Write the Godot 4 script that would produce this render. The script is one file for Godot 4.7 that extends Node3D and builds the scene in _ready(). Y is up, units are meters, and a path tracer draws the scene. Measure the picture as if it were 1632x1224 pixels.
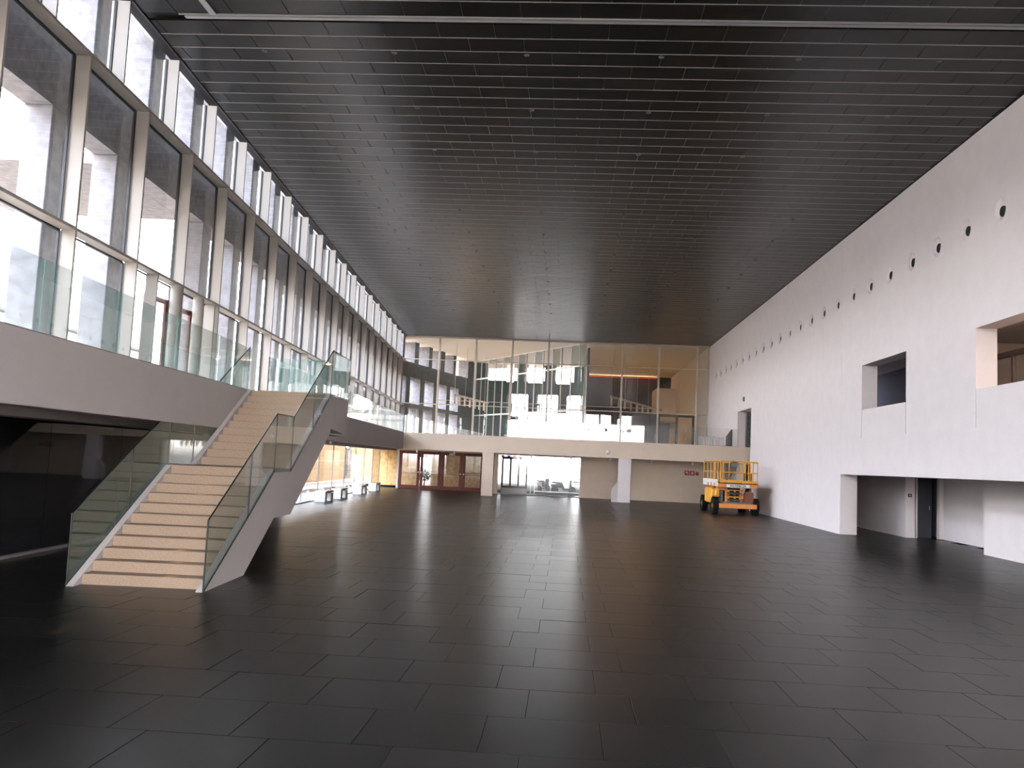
extends Node3D
# A large empty hall: glazed concrete facade with a gallery on one side, white wall on the other,
# dark metal ceiling, dark stone floor, a stair up to the gallery and a glazed lobby at the far end.

var M := {}
var boxes := {}
var names := {}
const FACADE_AT := Vector3(-6.7, 0, -9.0)
const FACADE_TURN := 0.0636012
const CEIL := 10.58
const DECK := 3.41
const FAR := -61.6
const WALL_X := 9.73

# ------------------------------------------------------------------ materials
func noise_tex(fr: float, a: Color, b: Color, size := 512, normal := false, bump := 2.0, oct := 4, seed_ := 3) -> NoiseTexture2D:
	var n := FastNoiseLite.new()
	n.seed = seed_
	n.noise_type = FastNoiseLite.TYPE_SIMPLEX_SMOOTH
	n.frequency = fr
	n.fractal_octaves = oct
	var t := NoiseTexture2D.new()
	t.width = size
	t.height = size
	t.seamless = true
	t.noise = n
	if normal:
		t.as_normal_map = true
		t.bump_strength = bump
	else:
		var g := Gradient.new()
		g.set_color(0, a)
		g.set_color(1, b)
		t.color_ramp = g
	return t

func mat(key: String, c: Color, rough := 0.6, metal := 0.0, spec := 0.5) -> StandardMaterial3D:
	var m := StandardMaterial3D.new()
	m.resource_name = key
	m.albedo_color = c
	m.roughness = rough
	m.metallic = metal
	m.metallic_specular = spec
	M[key] = m
	return m

func textured(key: String, c: Color, t: Texture2D, scale: float, rough := 0.6, spec := 0.5, world := true) -> StandardMaterial3D:
	var m := mat(key, c, rough, 0.0, spec)
	m.albedo_texture = t
	m.uv1_triplanar = true
	m.uv1_world_triplanar = world
	m.uv1_scale = Vector3(scale, scale, scale)
	return m

func glass(key: String, c: Color, a: float, spec := 0.5) -> StandardMaterial3D:
	var m := mat(key, Color(c.r, c.g, c.b, a), 0.02, 0.0, spec)
	m.transparency = BaseMaterial3D.TRANSPARENCY_ALPHA
	return m

func glow(key: String, c: Color, e: float) -> StandardMaterial3D:
	var m := mat(key, c, 0.5)
	m.emission_enabled = true
	m.emission = c
	m.emission_energy_multiplier = e
	return m

func make_materials() -> void:
	var soft := noise_tex(0.012, Color(0.975, 0.975, 0.975), Color(1, 1, 1))
	var cloudy := noise_tex(0.02, Color(0.78, 0.78, 0.78), Color(1, 1, 1), 512, false, 2.0, 5, 11)
	var speck := noise_tex(0.09, Color(0.86, 0.86, 0.86), Color(1, 1, 1), 512, false, 2.0, 5, 5)
	textured("plaster", Color(0.85, 0.81, 0.80), soft, 0.2, 0.75, 0.3)
	textured("beige_plaster", Color(0.85, 0.77, 0.695), soft, 0.2, 0.75, 0.3)
	textured("grey_plaster", Color(0.75, 0.71, 0.69), soft, 0.2, 0.75, 0.3)
	textured("lobby_plaster", Color(0.88, 0.84, 0.78), soft, 0.2, 0.8, 0.3)
	textured("concrete", Color(0.55, 0.535, 0.545), cloudy, 0.35, 0.8, 0.3)
	textured("dark_concrete", Color(0.36, 0.37, 0.37), cloudy, 0.35, 0.8, 0.3)
	textured("warm_stone", Color(0.93, 0.77, 0.55), cloudy, 0.3, 0.8, 0.3)
	textured("stair_stone", Color(0.64, 0.54, 0.45), speck, 0.6, 0.6, 0.4, false)
	textured("paving", Color(0.64, 0.60, 0.55), cloudy, 0.2, 0.8, 0.3)
	textured("street", Color(0.47, 0.45, 0.43), cloudy, 0.2, 0.8, 0.3)
	textured("white_render", Color(0.82, 0.80, 0.77), soft, 0.1, 0.8, 0.3)
	var fl := [0.110, 0.120, 0.115, 0.130, 0.104]
	for i in 5:
		var v: float = fl[i]
		var f := textured("floor_%d" % i, Color(v * 1.08, v, v * 0.95), speck, 0.55, 0.33, 0.24)
		f.roughness = [0.285, 0.29, 0.28, 0.295, 0.288][i]
	mat("floor_joint", Color(0.02, 0.02, 0.02), 0.95, 0.0, 0.1)
	var ce := [0.095, 0.102, 0.090, 0.098]
	for i in 4:
		var v: float = ce[i]
		mat("ceiling_%d" % i, Color(v * 1.08, v, v * 0.92), [0.285, 0.295, 0.28, 0.30][i], 0.0, 0.27)
	mat("ceiling_void", Color(0.05, 0.05, 0.05), 0.9)
	mat("ceiling_rail", Color(0.62, 0.61, 0.60), 0.45, 0.2)
	mat("light_bar", Color(0.60, 0.60, 0.60), 0.5)
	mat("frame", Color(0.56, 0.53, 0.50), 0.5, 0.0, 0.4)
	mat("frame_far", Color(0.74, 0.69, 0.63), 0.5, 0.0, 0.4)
	mat("gasket", Color(0.07, 0.07, 0.075), 0.6)
	glass("pane", Color(0.45, 0.55, 0.55), 0.03)
	glass("rail_glass", Color(0.33, 0.50, 0.44), 0.20)
	glass("gallery_glass", Color(0.45, 0.68, 0.64), 0.17)
	glass("fin_glass", Color(0.30, 0.50, 0.43), 0.28)
	mat("glass_edge", Color(0.03, 0.07, 0.055), 0.15, 0.0, 0.6)
	mat("dark_glass", Color(0.085, 0.088, 0.10), 0.03, 0.0, 0.30)
	textured("red_wood", Color(0.42, 0.16, 0.12), speck, 0.8, 0.45, 0.4)
	mat("brown_wood", Color(0.20, 0.12, 0.095), 0.5)
	mat("brown_wall", Color(0.20, 0.145, 0.135), 0.7)
	mat("slate_wall", Color(0.22, 0.225, 0.25), 0.7)
	mat("steel", Color(0.70, 0.70, 0.70), 0.3, 0.7)
	mat("white_metal", Color(0.88, 0.88, 0.86), 0.45)
	mat("black", Color(0.03, 0.03, 0.03), 0.6)
	mat("hole", Color(0.035, 0.03, 0.03), 0.8)
	textured("yellow_paint", Color(0.93, 0.66, 0.20), speck, 1.2, 0.45, 0.5, false)
	textured("orange_paint", Color(0.90, 0.56, 0.24), speck, 1.2, 0.45, 0.5, false)
	textured("rubber", Color(0.10, 0.095, 0.09), speck, 2.0, 0.85, 0.3, false)
	mat("machine_brown", Color(0.45, 0.24, 0.15), 0.6)
	mat("machine_grey", Color(0.35, 0.35, 0.36), 0.5)
	mat("pale_panel", Color(0.84, 0.83, 0.82), 0.5)
	mat("bench_wood", Color(0.45, 0.32, 0.20), 0.5)
	mat("sign_red", Color(0.62, 0.10, 0.08), 0.5)
	mat("sign_green", Color(0.55, 0.72, 0.60), 0.5)
	mat("sign_dark", Color(0.13, 0.13, 0.14), 0.5)
	mat("leaf", Color(0.16, 0.38, 0.12), 0.8)
	mat("bark", Color(0.25, 0.18, 0.12), 0.9)
	mat("flag_red", Color(0.85, 0.15, 0.10), 0.8)
	mat("flag_orange", Color(0.95, 0.50, 0.08), 0.8)
	mat("flag_blue", Color(0.20, 0.32, 0.70), 0.8)
	mat("flag_brown", Color(0.45, 0.33, 0.22), 0.8)
	mat("window_dark", Color(0.16, 0.20, 0.22), 0.1)
	glow("lamp_glow", Color(1.0, 0.86, 0.60), 3.0)
	glow("cove_glow", Color(1.0, 0.42, 0.22), 0.35)
	glow("lamp_panel", Color(1.0, 0.92, 0.80), 1.0)
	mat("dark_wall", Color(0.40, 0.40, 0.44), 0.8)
	mat("tan_frame", Color(0.42, 0.34, 0.29), 0.5)

# ------------------------------------------------------------------ shapes
func st_new() -> SurfaceTool:
	var st := SurfaceTool.new()
	st.begin(Mesh.PRIMITIVE_TRIANGLES)
	return st

func tri(st: SurfaceTool, a: Vector3, b: Vector3, c: Vector3, out: Vector3) -> void:
	# Godot's front faces run clockwise seen from outside
	if (b - a).cross(c - a).dot(out) > 0.0:
		var t := b
		b = c
		c = t
	st.add_vertex(a)
	st.add_vertex(b)
	st.add_vertex(c)

func quad(st: SurfaceTool, a: Vector3, b: Vector3, c: Vector3, d: Vector3, out: Vector3) -> void:
	tri(st, a, b, c, out)
	tri(st, a, c, d, out)

func add_box(st: SurfaceTool, c: Vector3, s: Vector3, ch := 0.0, basis := Basis.IDENTITY) -> void:
	st.set_smooth_group(-1)
	var h := s * 0.5
	ch = minf(ch, minf(h.x, minf(h.y, h.z)) * 0.8)
	if ch <= 0.0:
		for ax in 3:
			var u := (ax + 1) % 3
			var v := (ax + 2) % 3
			for sg in [-1.0, 1.0]:
				var p := []
				for q in [[-1, -1], [1, -1], [1, 1], [-1, 1]]:
					var w := Vector3.ZERO
					w[ax] = h[ax] * sg
					w[u] = h[u] * q[0]
					w[v] = h[v] * q[1]
					p.append(c + basis * w)
				var n := Vector3.ZERO
				n[ax] = sg
				quad(st, p[0], p[1], p[2], p[3], basis * n)
		return
	for ax in 3:
		var u := (ax + 1) % 3
		var v := (ax + 2) % 3
		for sg in [-1.0, 1.0]:
			var p := []
			for q in [[-1, -1], [1, -1], [1, 1], [-1, 1]]:
				var w := Vector3.ZERO
				w[ax] = h[ax] * sg
				w[u] = (h[u] - ch) * q[0]
				w[v] = (h[v] - ch) * q[1]
				p.append(c + basis * w)
			var n := Vector3.ZERO
			n[ax] = sg
			quad(st, p[0], p[1], p[2], p[3], basis * n)
		for su in [-1.0, 1.0]:
			for sv in [-1.0, 1.0]:
				var a := Vector3.ZERO
				var b := Vector3.ZERO
				a[u] = h[u] * su
				a[v] = (h[v] - ch) * sv
				b[u] = (h[u] - ch) * su
				b[v] = h[v] * sv
				var e := h[ax] - ch
				var a0 := a
				var a1 := a
				var b0 := b
				var b1 := b
				a0[ax] = -e
				a1[ax] = e
				b0[ax] = -e
				b1[ax] = e
				var n := Vector3.ZERO
				n[u] = su
				n[v] = sv
				quad(st, c + basis * a0, c + basis * a1, c + basis * b1, c + basis * b0, basis * n)
	for sx in [-1.0, 1.0]:
		for sy in [-1.0, 1.0]:
			for sz in [-1.0, 1.0]:
				var g := Vector3(sx, sy, sz)
				tri(st, c + basis * (Vector3(h.x, h.y - ch, h.z - ch) * g), c + basis * (Vector3(h.x - ch, h.y, h.z - ch) * g), c + basis * (Vector3(h.x - ch, h.y - ch, h.z) * g), basis * g)

# a polygon in the (u, v) plane pushed along w: point = o + u*p.x + v*p.y, from w*d0 to w*d1
func add_prism(st: SurfaceTool, poly: PackedVector2Array, o: Vector3, u: Vector3, v: Vector3, w: Vector3, d0: float, d1: float, caps := true, sides := true) -> void:
	st.set_smooth_group(-1)
	var idx := Geometry2D.triangulate_polygon(poly)
	var at := func(p: Vector2, d: float) -> Vector3: return o + u * p.x + v * p.y + w * d
	if caps:
		for i in range(0, idx.size(), 3):
			tri(st, at.call(poly[idx[i]], d0), at.call(poly[idx[i + 1]], d0), at.call(poly[idx[i + 2]], d0), -w)
			tri(st, at.call(poly[idx[i]], d1), at.call(poly[idx[i + 1]], d1), at.call(poly[idx[i + 2]], d1), w)
	if sides:
		var area := 0.0
		for i in poly.size():
			area += poly[i].cross(poly[(i + 1) % poly.size()])
		for i in poly.size():
			var a := poly[i]
			var b := poly[(i + 1) % poly.size()]
			var e := b - a
			var nn := Vector2(e.y, -e.x) * (1.0 if area > 0 else -1.0)
			quad(st, at.call(a, d0), at.call(b, d0), at.call(b, d1), at.call(a, d1), u * nn.x + v * nn.y)

func add_tube(st: SurfaceTool, pts: Array, r: float, n := 8) -> void:
	st.set_smooth_group(0)
	var rings := []
	for i in pts.size():
		var t: Vector3
		if i == 0:
			t = pts[1] - pts[0]
		elif i == pts.size() - 1:
			t = pts[i] - pts[i - 1]
		else:
			t = (pts[i] - pts[i - 1]).normalized() + (pts[i + 1] - pts[i]).normalized()
		t = t.normalized()
		var up := Vector3.UP if absf(t.y) < 0.9 else Vector3.RIGHT
		var s := t.cross(up).normalized()
		var q := s.cross(t)
		var ring := []
		for k in n:
			var an := TAU * k / n
			ring.append(pts[i] + (s * cos(an) + q * sin(an)) * r)
		rings.append(ring)
	for i in pts.size() - 1:
		for k in n:
			var k2 := (k + 1) % n
			var mid: Vector3 = (pts[i] + pts[i + 1]) * 0.5
			quad(st, rings[i][k], rings[i][k2], rings[i + 1][k2], rings[i + 1][k], (rings[i][k] + rings[i + 1][k2]) * 0.5 - mid)
	st.set_smooth_group(-1)
	for e in [0, pts.size() - 1]:
		var out: Vector3 = pts[0] - pts[1] if e == 0 else pts[e] - pts[e - 1]
		for k in n:
			tri(st, pts[e], rings[e][k], rings[e][(k + 1) % n], out)

# profile of (radius, along) about an axis; smooth
func add_lathe(st: SurfaceTool, prof: PackedVector2Array, o: Vector3, axis: Vector3, n := 24, smooth := true, inward := false) -> void:
	var up := Vector3.UP if absf(axis.y) < 0.9 else Vector3.RIGHT
	var s := axis.cross(up).normalized()
	var q := s.cross(axis)
	for i in prof.size() - 1:
		st.set_smooth_group(i if smooth else -1)
		for k in n:
			var a0 := TAU * k / n
			var a1 := TAU * (k + 1) / n
			var d0 := s * cos(a0) + q * sin(a0)
			var d1 := s * cos(a1) + q * sin(a1)
			var p := prof[i]
			var p2 := prof[i + 1]
			var e := p2 - p
			var dm := (d0 + d1).normalized()
			var out := dm * e.y - axis * e.x
			if inward:
				out = -out
			if p.x < 1e-5:
				tri(st, o + axis * p.y, o + axis * p2.y + d0 * p2.x, o + axis * p2.y + d1 * p2.x, out)
			elif p2.x < 1e-5:
				tri(st, o + axis * p.y + d0 * p.x, o + axis * p.y + d1 * p.x, o + axis * p2.y, out)
			else:
				quad(st, o + axis * p.y + d0 * p.x, o + axis * p.y + d1 * p.x, o + axis * p2.y + d1 * p2.x, o + axis * p2.y + d0 * p2.x, out)

# ------------------------------------------------------------------ objects
func numbered(n: String) -> String:
	if not names.has(n):
		names[n] = 0
		return n
	names[n] += 1
	return "%s_%03d" % [n, names[n]]

func root_of(called: String, at: Vector3, turn := 0.0, parent: Node3D = null) -> Node3D:
	var o := Node3D.new()
	o.name = numbered(called)
	add_child(o) if parent == null else parent.add_child(o, true)
	o.position = at
	o.rotation.y = turn
	return o

func tag(o: Node3D, label: String, category: String, group := "") -> Node3D:
	o.set_meta("label", label)
	o.set_meta("category", category)
	if group:
		o.set_meta("group", group)
	return o

func structure(called: String, label := "", at := Vector3.ZERO, turn := 0.0, category := "") -> Node3D:
	var o := root_of(called, at, turn)
	o.set_meta("kind", "structure")
	if label:
		o.set_meta("label", label)
	if category:
		o.set_meta("category", category)
	return o

func mesh_of(st: SurfaceTool, m) -> ArrayMesh:
	st.generate_normals()
	var a := st.commit()
	a.surface_set_material(0, M[m] if m is String else m)
	return a

func part(called: String, mesh: Mesh, parent: Node3D, at := Vector3.ZERO, material = null) -> MeshInstance3D:
	var o := MeshInstance3D.new()
	o.name = called
	o.mesh = mesh
	o.position = at
	if material != null:
		o.material_override = M[material] if material is String else material
	parent.add_child(o, true)
	return o

func box_mesh(s: Vector3, ch: float) -> ArrayMesh:
	var key := "%.4f_%.4f_%.4f_%.4f" % [s.x, s.y, s.z, ch]
	if not boxes.has(key):
		var st := st_new()
		add_box(st, Vector3.ZERO, s, ch)
		st.generate_normals()
		boxes[key] = st.commit()
	return boxes[key]

# a box part between two corners
func slab(called: String, parent: Node3D, lo: Vector3, hi: Vector3, m: String, ch := 0.0) -> MeshInstance3D:
	return part(called, box_mesh(hi - lo, ch), parent, (lo + hi) * 0.5, m)

func copy_of(o: Node3D, called: String) -> Node3D:
	var c: Node3D = o.duplicate()
	c.name = numbered(called)
	add_child(c)
	return c

func on_facade(s: float, o: float, y := 0.0) -> Vector3:
	return FACADE_AT + Basis(Vector3.UP, FACADE_TURN) * Vector3(o, y, -s)

# ------------------------------------------------------------------ scene
func _ready() -> void:
	var cam := Camera3D.new()
	cam.name = "camera"
	add_child(cam)
	cam.transform = Transform3D(Basis(Vector3(0.99717980, 0.04511613, -0.05997478), Vector3(-0.03963389, 0.99518439, 0.08965038), Vector3(0.06373064, -0.08702051, 0.99416590)), Vector3(0, 2.0441359, 0))
	cam.fov = 47.134003
	cam.near = 0.1
	cam.far = 400.0
	cam.current = true

	var env := Environment.new()
	env.background_mode = Environment.BG_SKY
	var sky := Sky.new()
	var sm := ProceduralSkyMaterial.new()
	sm.sky_top_color = Color(0.80, 0.85, 0.93)
	sm.sky_horizon_color = Color(0.97, 0.955, 0.94)
	sm.ground_horizon_color = Color(0.80, 0.78, 0.75)
	sm.ground_bottom_color = Color(0.60, 0.58, 0.55)
	sm.sky_energy_multiplier = 5.0
	sm.ground_energy_multiplier = 3.0
	sky.sky_material = sm
	env.sky = sky
	env.tonemap_mode = Environment.TONE_MAPPER_LINEAR
	env.tonemap_exposure = 0.88
	env.sdfgi_enabled = true
	env.ssao_enabled = true
	env.ssil_enabled = true
	var we := WorldEnvironment.new()
	we.name = "environment"
	we.environment = env
	add_child(we)

	var sun := DirectionalLight3D.new()
	sun.name = "sun"
	sun.light_color = Color(1.0, 0.88, 0.70)
	sun.light_energy = 6.0
	sun.light_angular_distance = 0.6
	sun.shadow_enabled = true
	add_child(sun)
	sun.look_at_from_position(Vector3(-33, 85, -18), Vector3.ZERO)

	make_materials()
	build_floor()
	build_ceiling()
	build_wall_right()
	build_wall_left()
	build_facade()
	build_gallery()
	build_far_ground()
	build_far_screen()
	build_lobby()
	build_outside()
	build_stair()
	build_lift()
	build_small_things()

# ---- floor: 0.893 m square stone tiles in a staggered bond; the nearest 300 in view are single tiles
func build_floor() -> void:
	var f := structure("floor", "dark grey stone floor of large square tiles laid in a staggered bond", Vector3.ZERO, 0.0, "floor")
	slab("floor_base", f, Vector3(-14, -0.4, -62), Vector3(14, -0.006, 8), "floor_joint")
	var rng := RandomNumberGenerator.new()
	rng.seed = 41
	var T := 0.893
	var g := 0.006
	var near := []
	var rest := [st_new(), st_new(), st_new(), st_new(), st_new()]
	var tile := box_mesh(Vector3(T - g, 0.03, T - g), 0.0015)
	var count := 0
	for j in range(-8, 64):
		var z1 := 0.79 - j * T
		var z0 := z1 - T
		var zc := (z0 + z1) * 0.5
		if z0 < -58.2:
			break
		for i in range(-14, 15):
			var x0 := (-0.54 if j % 2 == 0 else -0.24) + i * T
			var xc := x0 + T * 0.5
			if xc < -12.8 or xc > 13.3:
				continue
			if xc > 10.6 and (zc > -12.0 or zc < -37):
				continue
			if zc < -54.6 and xc > 1.2:
				continue
			var h := rng.randi_range(0, 4)
			var dz := -zc
			var seen := zc < -3.2 and xc > -0.064 * dz - 0.60 * dz - 0.6 and xc < -0.064 * dz + 0.60 * dz + 1.2
			var hid := xc < -5.0 - 0.06 * (dz - 12.0) and dz > 12.2
			var dy := rng.randf_range(-0.0012, 0.0012)
			if seen and not hid and count < 300:
				count += 1
				var tl := part("tile", tile, f, Vector3(xc, -0.015 + dy, zc), "floor_%d" % h)
				tl.rotation = Vector3(rng.randf_range(-0.0004, 0.0004), 0, rng.randf_range(-0.0004, 0.0004))
			else:
				add_box(rest[h], Vector3(xc, -0.015 + dy, zc), Vector3(T - g, 0.03, T - g))
	for h in 5:
		var o := part("distant_tiles", mesh_of(rest[h], "floor_%d" % h), f)
		o.set_meta("kind", "stuff")

# ---- ceiling: dark metal tiles 1.14 x 0.58 m in rows, light rails between the rows
func facade_x(z: float, o: float) -> float:
	var s := (-9.0 - z) / 0.997978
	return -6.7 - 0.0635583 * s + o / 0.997978

func build_ceiling() -> void:
	var c := structure("ceiling", "dark metal ceiling of long narrow tiles in rows with pale joints", Vector3.ZERO, 0.0, "ceiling")
	var sl := st_new()
	add_prism(sl, PackedVector2Array([Vector2(facade_x(8.0, -1.9), 8.0), Vector2(14.0, 8.0), Vector2(14.0, FAR - 0.3), Vector2(facade_x(FAR - 0.3, -1.9), FAR - 0.3)]), Vector3.ZERO, Vector3.RIGHT, Vector3(0, 0, 1), Vector3.UP, CEIL + 0.10, CEIL + 0.6)
	part("ceiling_slab", mesh_of(sl, "ceiling_void"), c)
	var rng := RandomNumberGenerator.new()
	rng.seed = 7
	var L := 1.14
	var D := 0.588
	var rest := [st_new(), st_new(), st_new(), st_new()]
	var rails := st_new()
	var rail_count := 0
	var count := 0
	var full := box_mesh(Vector3(L - 0.010, 0.045, D - 0.034), 0.004)
	for j in range(-40, 77):
		var z1 := -16.56 - j * D
		if j < 0:
			z1 += 0.26
		var z0 := z1 - D
		var zc := (z0 + z1) * 0.5
		if z0 < FAR - 0.1:
			break
		var xl := facade_x(zc, -1.56)
		var xr := WALL_X + 0.0
		var off := -0.61 if posmod(j, 2) == 0 else -0.04
		var k0 := int(floor((xl - off) / L))
		for k in range(k0, 14):
			var a := maxf(off + k * L, xl)
			var b := minf(off + (k + 1) * L, xr)
			if b - a < 0.06:
				continue
			var h := rng.randi_range(0, 3)
			var dz := -zc
			var seen := j >= -2 and a < -0.064 * dz + 0.60 * dz + 0.3 and b > -0.064 * dz - 0.58 * dz - 0.3
			var y := CEIL + 0.0225 + rng.randf_range(-0.0015, 0.0015)
			if seen and count < 300:
				count += 1
				var m: Mesh = full if b - a > L - 0.001 else box_mesh(Vector3(b - a - 0.010, 0.045, D - 0.034), 0.004)
				var o := part("tile", m, c, Vector3((a + b) * 0.5, y, zc), "ceiling_%d" % h)
				o.rotation = Vector3(rng.randf_range(-0.001, 0.001), 0, rng.randf_range(-0.0006, 0.0006))
			else:
				add_box(rest[h], Vector3((a + b) * 0.5, y, zc), Vector3(b - a - 0.010, 0.045, D - 0.034), 0.0, Basis.from_euler(Vector3(rng.randf_range(-0.001, 0.001), 0, rng.randf_range(-0.0006, 0.0006))))
		if j != 0:
			var xlr := facade_x(z1, -1.56)
			if j > -3 and j < 40:
				part("rail", box_mesh(Vector3(xr - xlr, 0.05, 0.018), 0.0), c, Vector3((xr + xlr) * 0.5, CEIL + 0.020, z1), "ceiling_rail")
			else:
				add_box(rails, Vector3((xr + xlr) * 0.5, CEIL + 0.020, z1), Vector3(xr - xlr, 0.05, 0.018))
	for h in 4:
		part("distant_tiles", mesh_of(rest[h], "ceiling_%d" % h), c).set_meta("kind", "stuff")
	part("distant_rails", mesh_of(rails, "ceiling_rail"), c).set_meta("kind", "stuff")
	# a wider slot across the hall with a pale track in it, and a short one running along the hall
	part("track", box_mesh(Vector3(17.6, 0.05, 0.10), 0.006), c, Vector3(0.85, CEIL + 0.045, -16.50), "light_bar")
	part("slot_edge", box_mesh(Vector3(17.7, 0.07, 0.02), 0.0), c, Vector3(0.85, CEIL + 0.012, -16.31), "ceiling_rail")
	slab("edge_trim", c, Vector3(-7.35, CEIL - 0.03, -16.3), Vector3(-7.22, CEIL - 0.005, -14.4), "light_bar")
	# edge strips where the ceiling meets the facade and the white wall
	var st := st_new()
	var bs := Basis(Vector3.UP, FACADE_TURN)
	add_box(st, on_facade(22.0, -1.56, CEIL + 0.0), Vector3(0.05, 0.06, 63.0), 0.0, bs)
	part("edge_strip", mesh_of(st, "gasket"), c)
	slab("edge_strip", c, Vector3(WALL_X - 0.035, CEIL - 0.02, FAR), Vector3(WALL_X - 0.002, CEIL + 0.05, 7.0), "gasket")

# ---- the white wall on the right with its openings, grooves and round niches
func csg_box(c: Node, lo: Vector3, hi: Vector3, cut := true) -> void:
	var b := CSGBox3D.new()
	b.size = hi - lo
	b.position = (lo + hi) * 0.5
	b.operation = CSGShape3D.OPERATION_SUBTRACTION if cut else CSGShape3D.OPERATION_UNION
	b.material = M["plaster"]
	c.add_child(b, true)

func port_z(i: int) -> float:
	return -20.39 - 1.735 * i

func build_wall_right() -> void:
	var c := CSGCombiner3D.new()
	c.name = "wall_right"
	c.set_meta("kind", "structure")
	c.set_meta("category", "wall")
	c.set_meta("label", "tall white plaster wall with square openings and a row of round niches")
	csg_box(c, Vector3(WALL_X, 0, -84.5), Vector3(WALL_X + 0.5, CEIL + 0.3, 7.7), false)
	csg_box(c, Vector3(9, 4.25, -29.78), Vector3(11, 5.73, -25.97))
	csg_box(c, Vector3(9, 4.25, -21.62), Vector3(11, 5.73, -15.0))
	csg_box(c, Vector3(9, -1, -31.95), Vector3(11, 2.10, -11.0))
	csg_box(c, Vector3(9, -1, -50.95), Vector3(11, 5.42, -47.3))
	for z in [-29.78, -25.97, -21.62]:
		csg_box(c, Vector3(WALL_X - 0.1, 3.33, z - 0.018), Vector3(WALL_X + 0.06, 4.26, z + 0.018))
	csg_box(c, Vector3(WALL_X - 0.1, 2.1, -31.965), Vector3(WALL_X + 0.010, CEIL + 0.5, -31.955))
	for i in 23:
		var cy := CSGCylinder3D.new()
		cy.radius = 0.262
		cy.height = 0.4
		cy.sides = 32
		cy.rotation.z = PI / 2
		cy.position = Vector3(WALL_X, 8.28, port_z(i))
		cy.operation = CSGShape3D.OPERATION_SUBTRACTION
		cy.material = M["plaster"]
		c.add_child(cy, true)
	add_child(c)
	# the air nozzles set in the niches
	var bowl_m := bowl_mesh()
	var eye := st_new()
	add_lathe(eye, PackedVector2Array([Vector2(0.128, -0.004), Vector2(0.122, 0.022), Vector2(0.108, 0.024), Vector2(0.104, -0.01)]), Vector3.ZERO, Vector3(-1, 0, 0), 28)
	var eye_m := mesh_of(eye, "black")
	var hole := st_new()
	add_lathe(hole, PackedVector2Array([Vector2(0.112, 0.0), Vector2(0.0, 0.0)]), Vector3.ZERO, Vector3(-1, 0, 0), 28)
	var hole_m := mesh_of(hole, "hole")
	var first: Node3D = root_of("air_nozzle", Vector3(WALL_X, 8.28, port_z(0)))
	part("bowl", bowl_m, first)
	part("spout", eye_m, first, Vector3(0.058, -0.03, 0))
	part("opening", hole_m, first, Vector3(0.050, -0.03, 0))
	tag(first, "round white air nozzle with dark opening, first from the right in the row", "air nozzle", "air nozzles in the white wall")
	for i in range(1, 23):
		var c2 := copy_of(first, "air_nozzle")
		c2.position = Vector3(WALL_X, 8.28, port_z(i))
		c2.set_meta("label", "round white air nozzle with dark opening, %s from the right in the row" % nth(i))
	# what lies behind the wall: gallery corridor above, recess and passage below
	var r := structure("corridor", "corridor behind the openings of the white wall", Vector3.ZERO, 0.0, "corridor")
	slab("deck", r, Vector3(WALL_X + 0.5, 2.10, -47.0), Vector3(14.2, 3.41, -8.0), "plaster")
	slab("corridor_wall", r, Vector3(14.0, 3.41, -47.0), Vector3(14.2, 6.4, -8.0), "grey_plaster")
	slab("corridor_ceiling", r, Vector3(WALL_X + 0.5, 6.0, -47.0), Vector3(14.2, 6.4, -8.0), "grey_plaster")
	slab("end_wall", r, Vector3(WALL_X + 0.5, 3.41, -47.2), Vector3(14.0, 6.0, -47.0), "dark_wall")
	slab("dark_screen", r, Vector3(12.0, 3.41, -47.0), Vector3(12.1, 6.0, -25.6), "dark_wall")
	slab("cross_wall", r, Vector3(12.1, 3.41, -25.8), Vector3(14.0, 6.0, -25.6), "beige_plaster")
	slab("end_wall", r, Vector3(WALL_X + 0.5, 3.41, -10.0), Vector3(14.0, 6.0, -9.6), "grey_plaster")
	for q in [[-17.0, 24.0], [-37.0, 7.0]]:
		slab("ceiling_lamp", r, Vector3(10.6, 5.93, q[0] - 1.8), Vector3(10.9, 5.99, q[0] + 1.8), "lamp_panel", 0.01)
		var cl := AreaLight3D.new()
		cl.name = "corridor_light"
		cl.area_size = Vector2(0.3, 3.6)
		cl.light_color = Color(1.0, 0.90, 0.78) if q[0] > -30 else Color(0.85, 0.90, 1.0)
		cl.light_energy = q[1]
		cl.area_range = 30.0
		cl.area_attenuation = 2.0
		cl.shadow_enabled = true
		cl.position = Vector3(10.75, 5.92, q[0])
		cl.rotation.x = -PI / 2
		r.add_child(cl, true)
	var w := structure("window_1", "brown framed glazed partition inside the square opening at the edge", Vector3(11.2, 3.41, -25.2), 0.0, "window")
	for k in 8:
		slab("frame_post", w, Vector3(-0.04, 0, 0.02 + k * 1.15), Vector3(0.04, 1.95, 0.13 + k * 1.15), "tan_frame", 0.008)
		slab("pane", w, Vector3(-0.01, 0.9, 0.13 + k * 1.15), Vector3(0.01, 1.85, 1.17 + k * 1.15), "pane")
	slab("frame_head", w, Vector3(-0.05, 1.85, 0), Vector3(0.05, 1.99, 9.3), "tan_frame", 0.008)
	slab("lower_panel", w, Vector3(-0.02, 0, 0), Vector3(0.02, 0.9, 9.3), "grey_plaster")
	var p := structure("recess", "recess and dark passage behind the low opening in the white wall", Vector3.ZERO, 0.0, "recess")
	slab("recess_wall", p, Vector3(11.95, 0, -26.07), Vector3(13.4, 2.1, -10.0), "plaster")
	slab("recess_wall", p, Vector3(13.2, 0, -32.0), Vector3(13.4, 2.1, -26.07), "plaster")
	slab("recess_wall", p, Vector3(13.07, 0, -32.0), Vector3(13.2, 2.1, -31.78), "plaster")
	slab("pier", p, Vector3(11.98, 0, -40.0), Vector3(12.3, 2.1, -31.95), "plaster")
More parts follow.
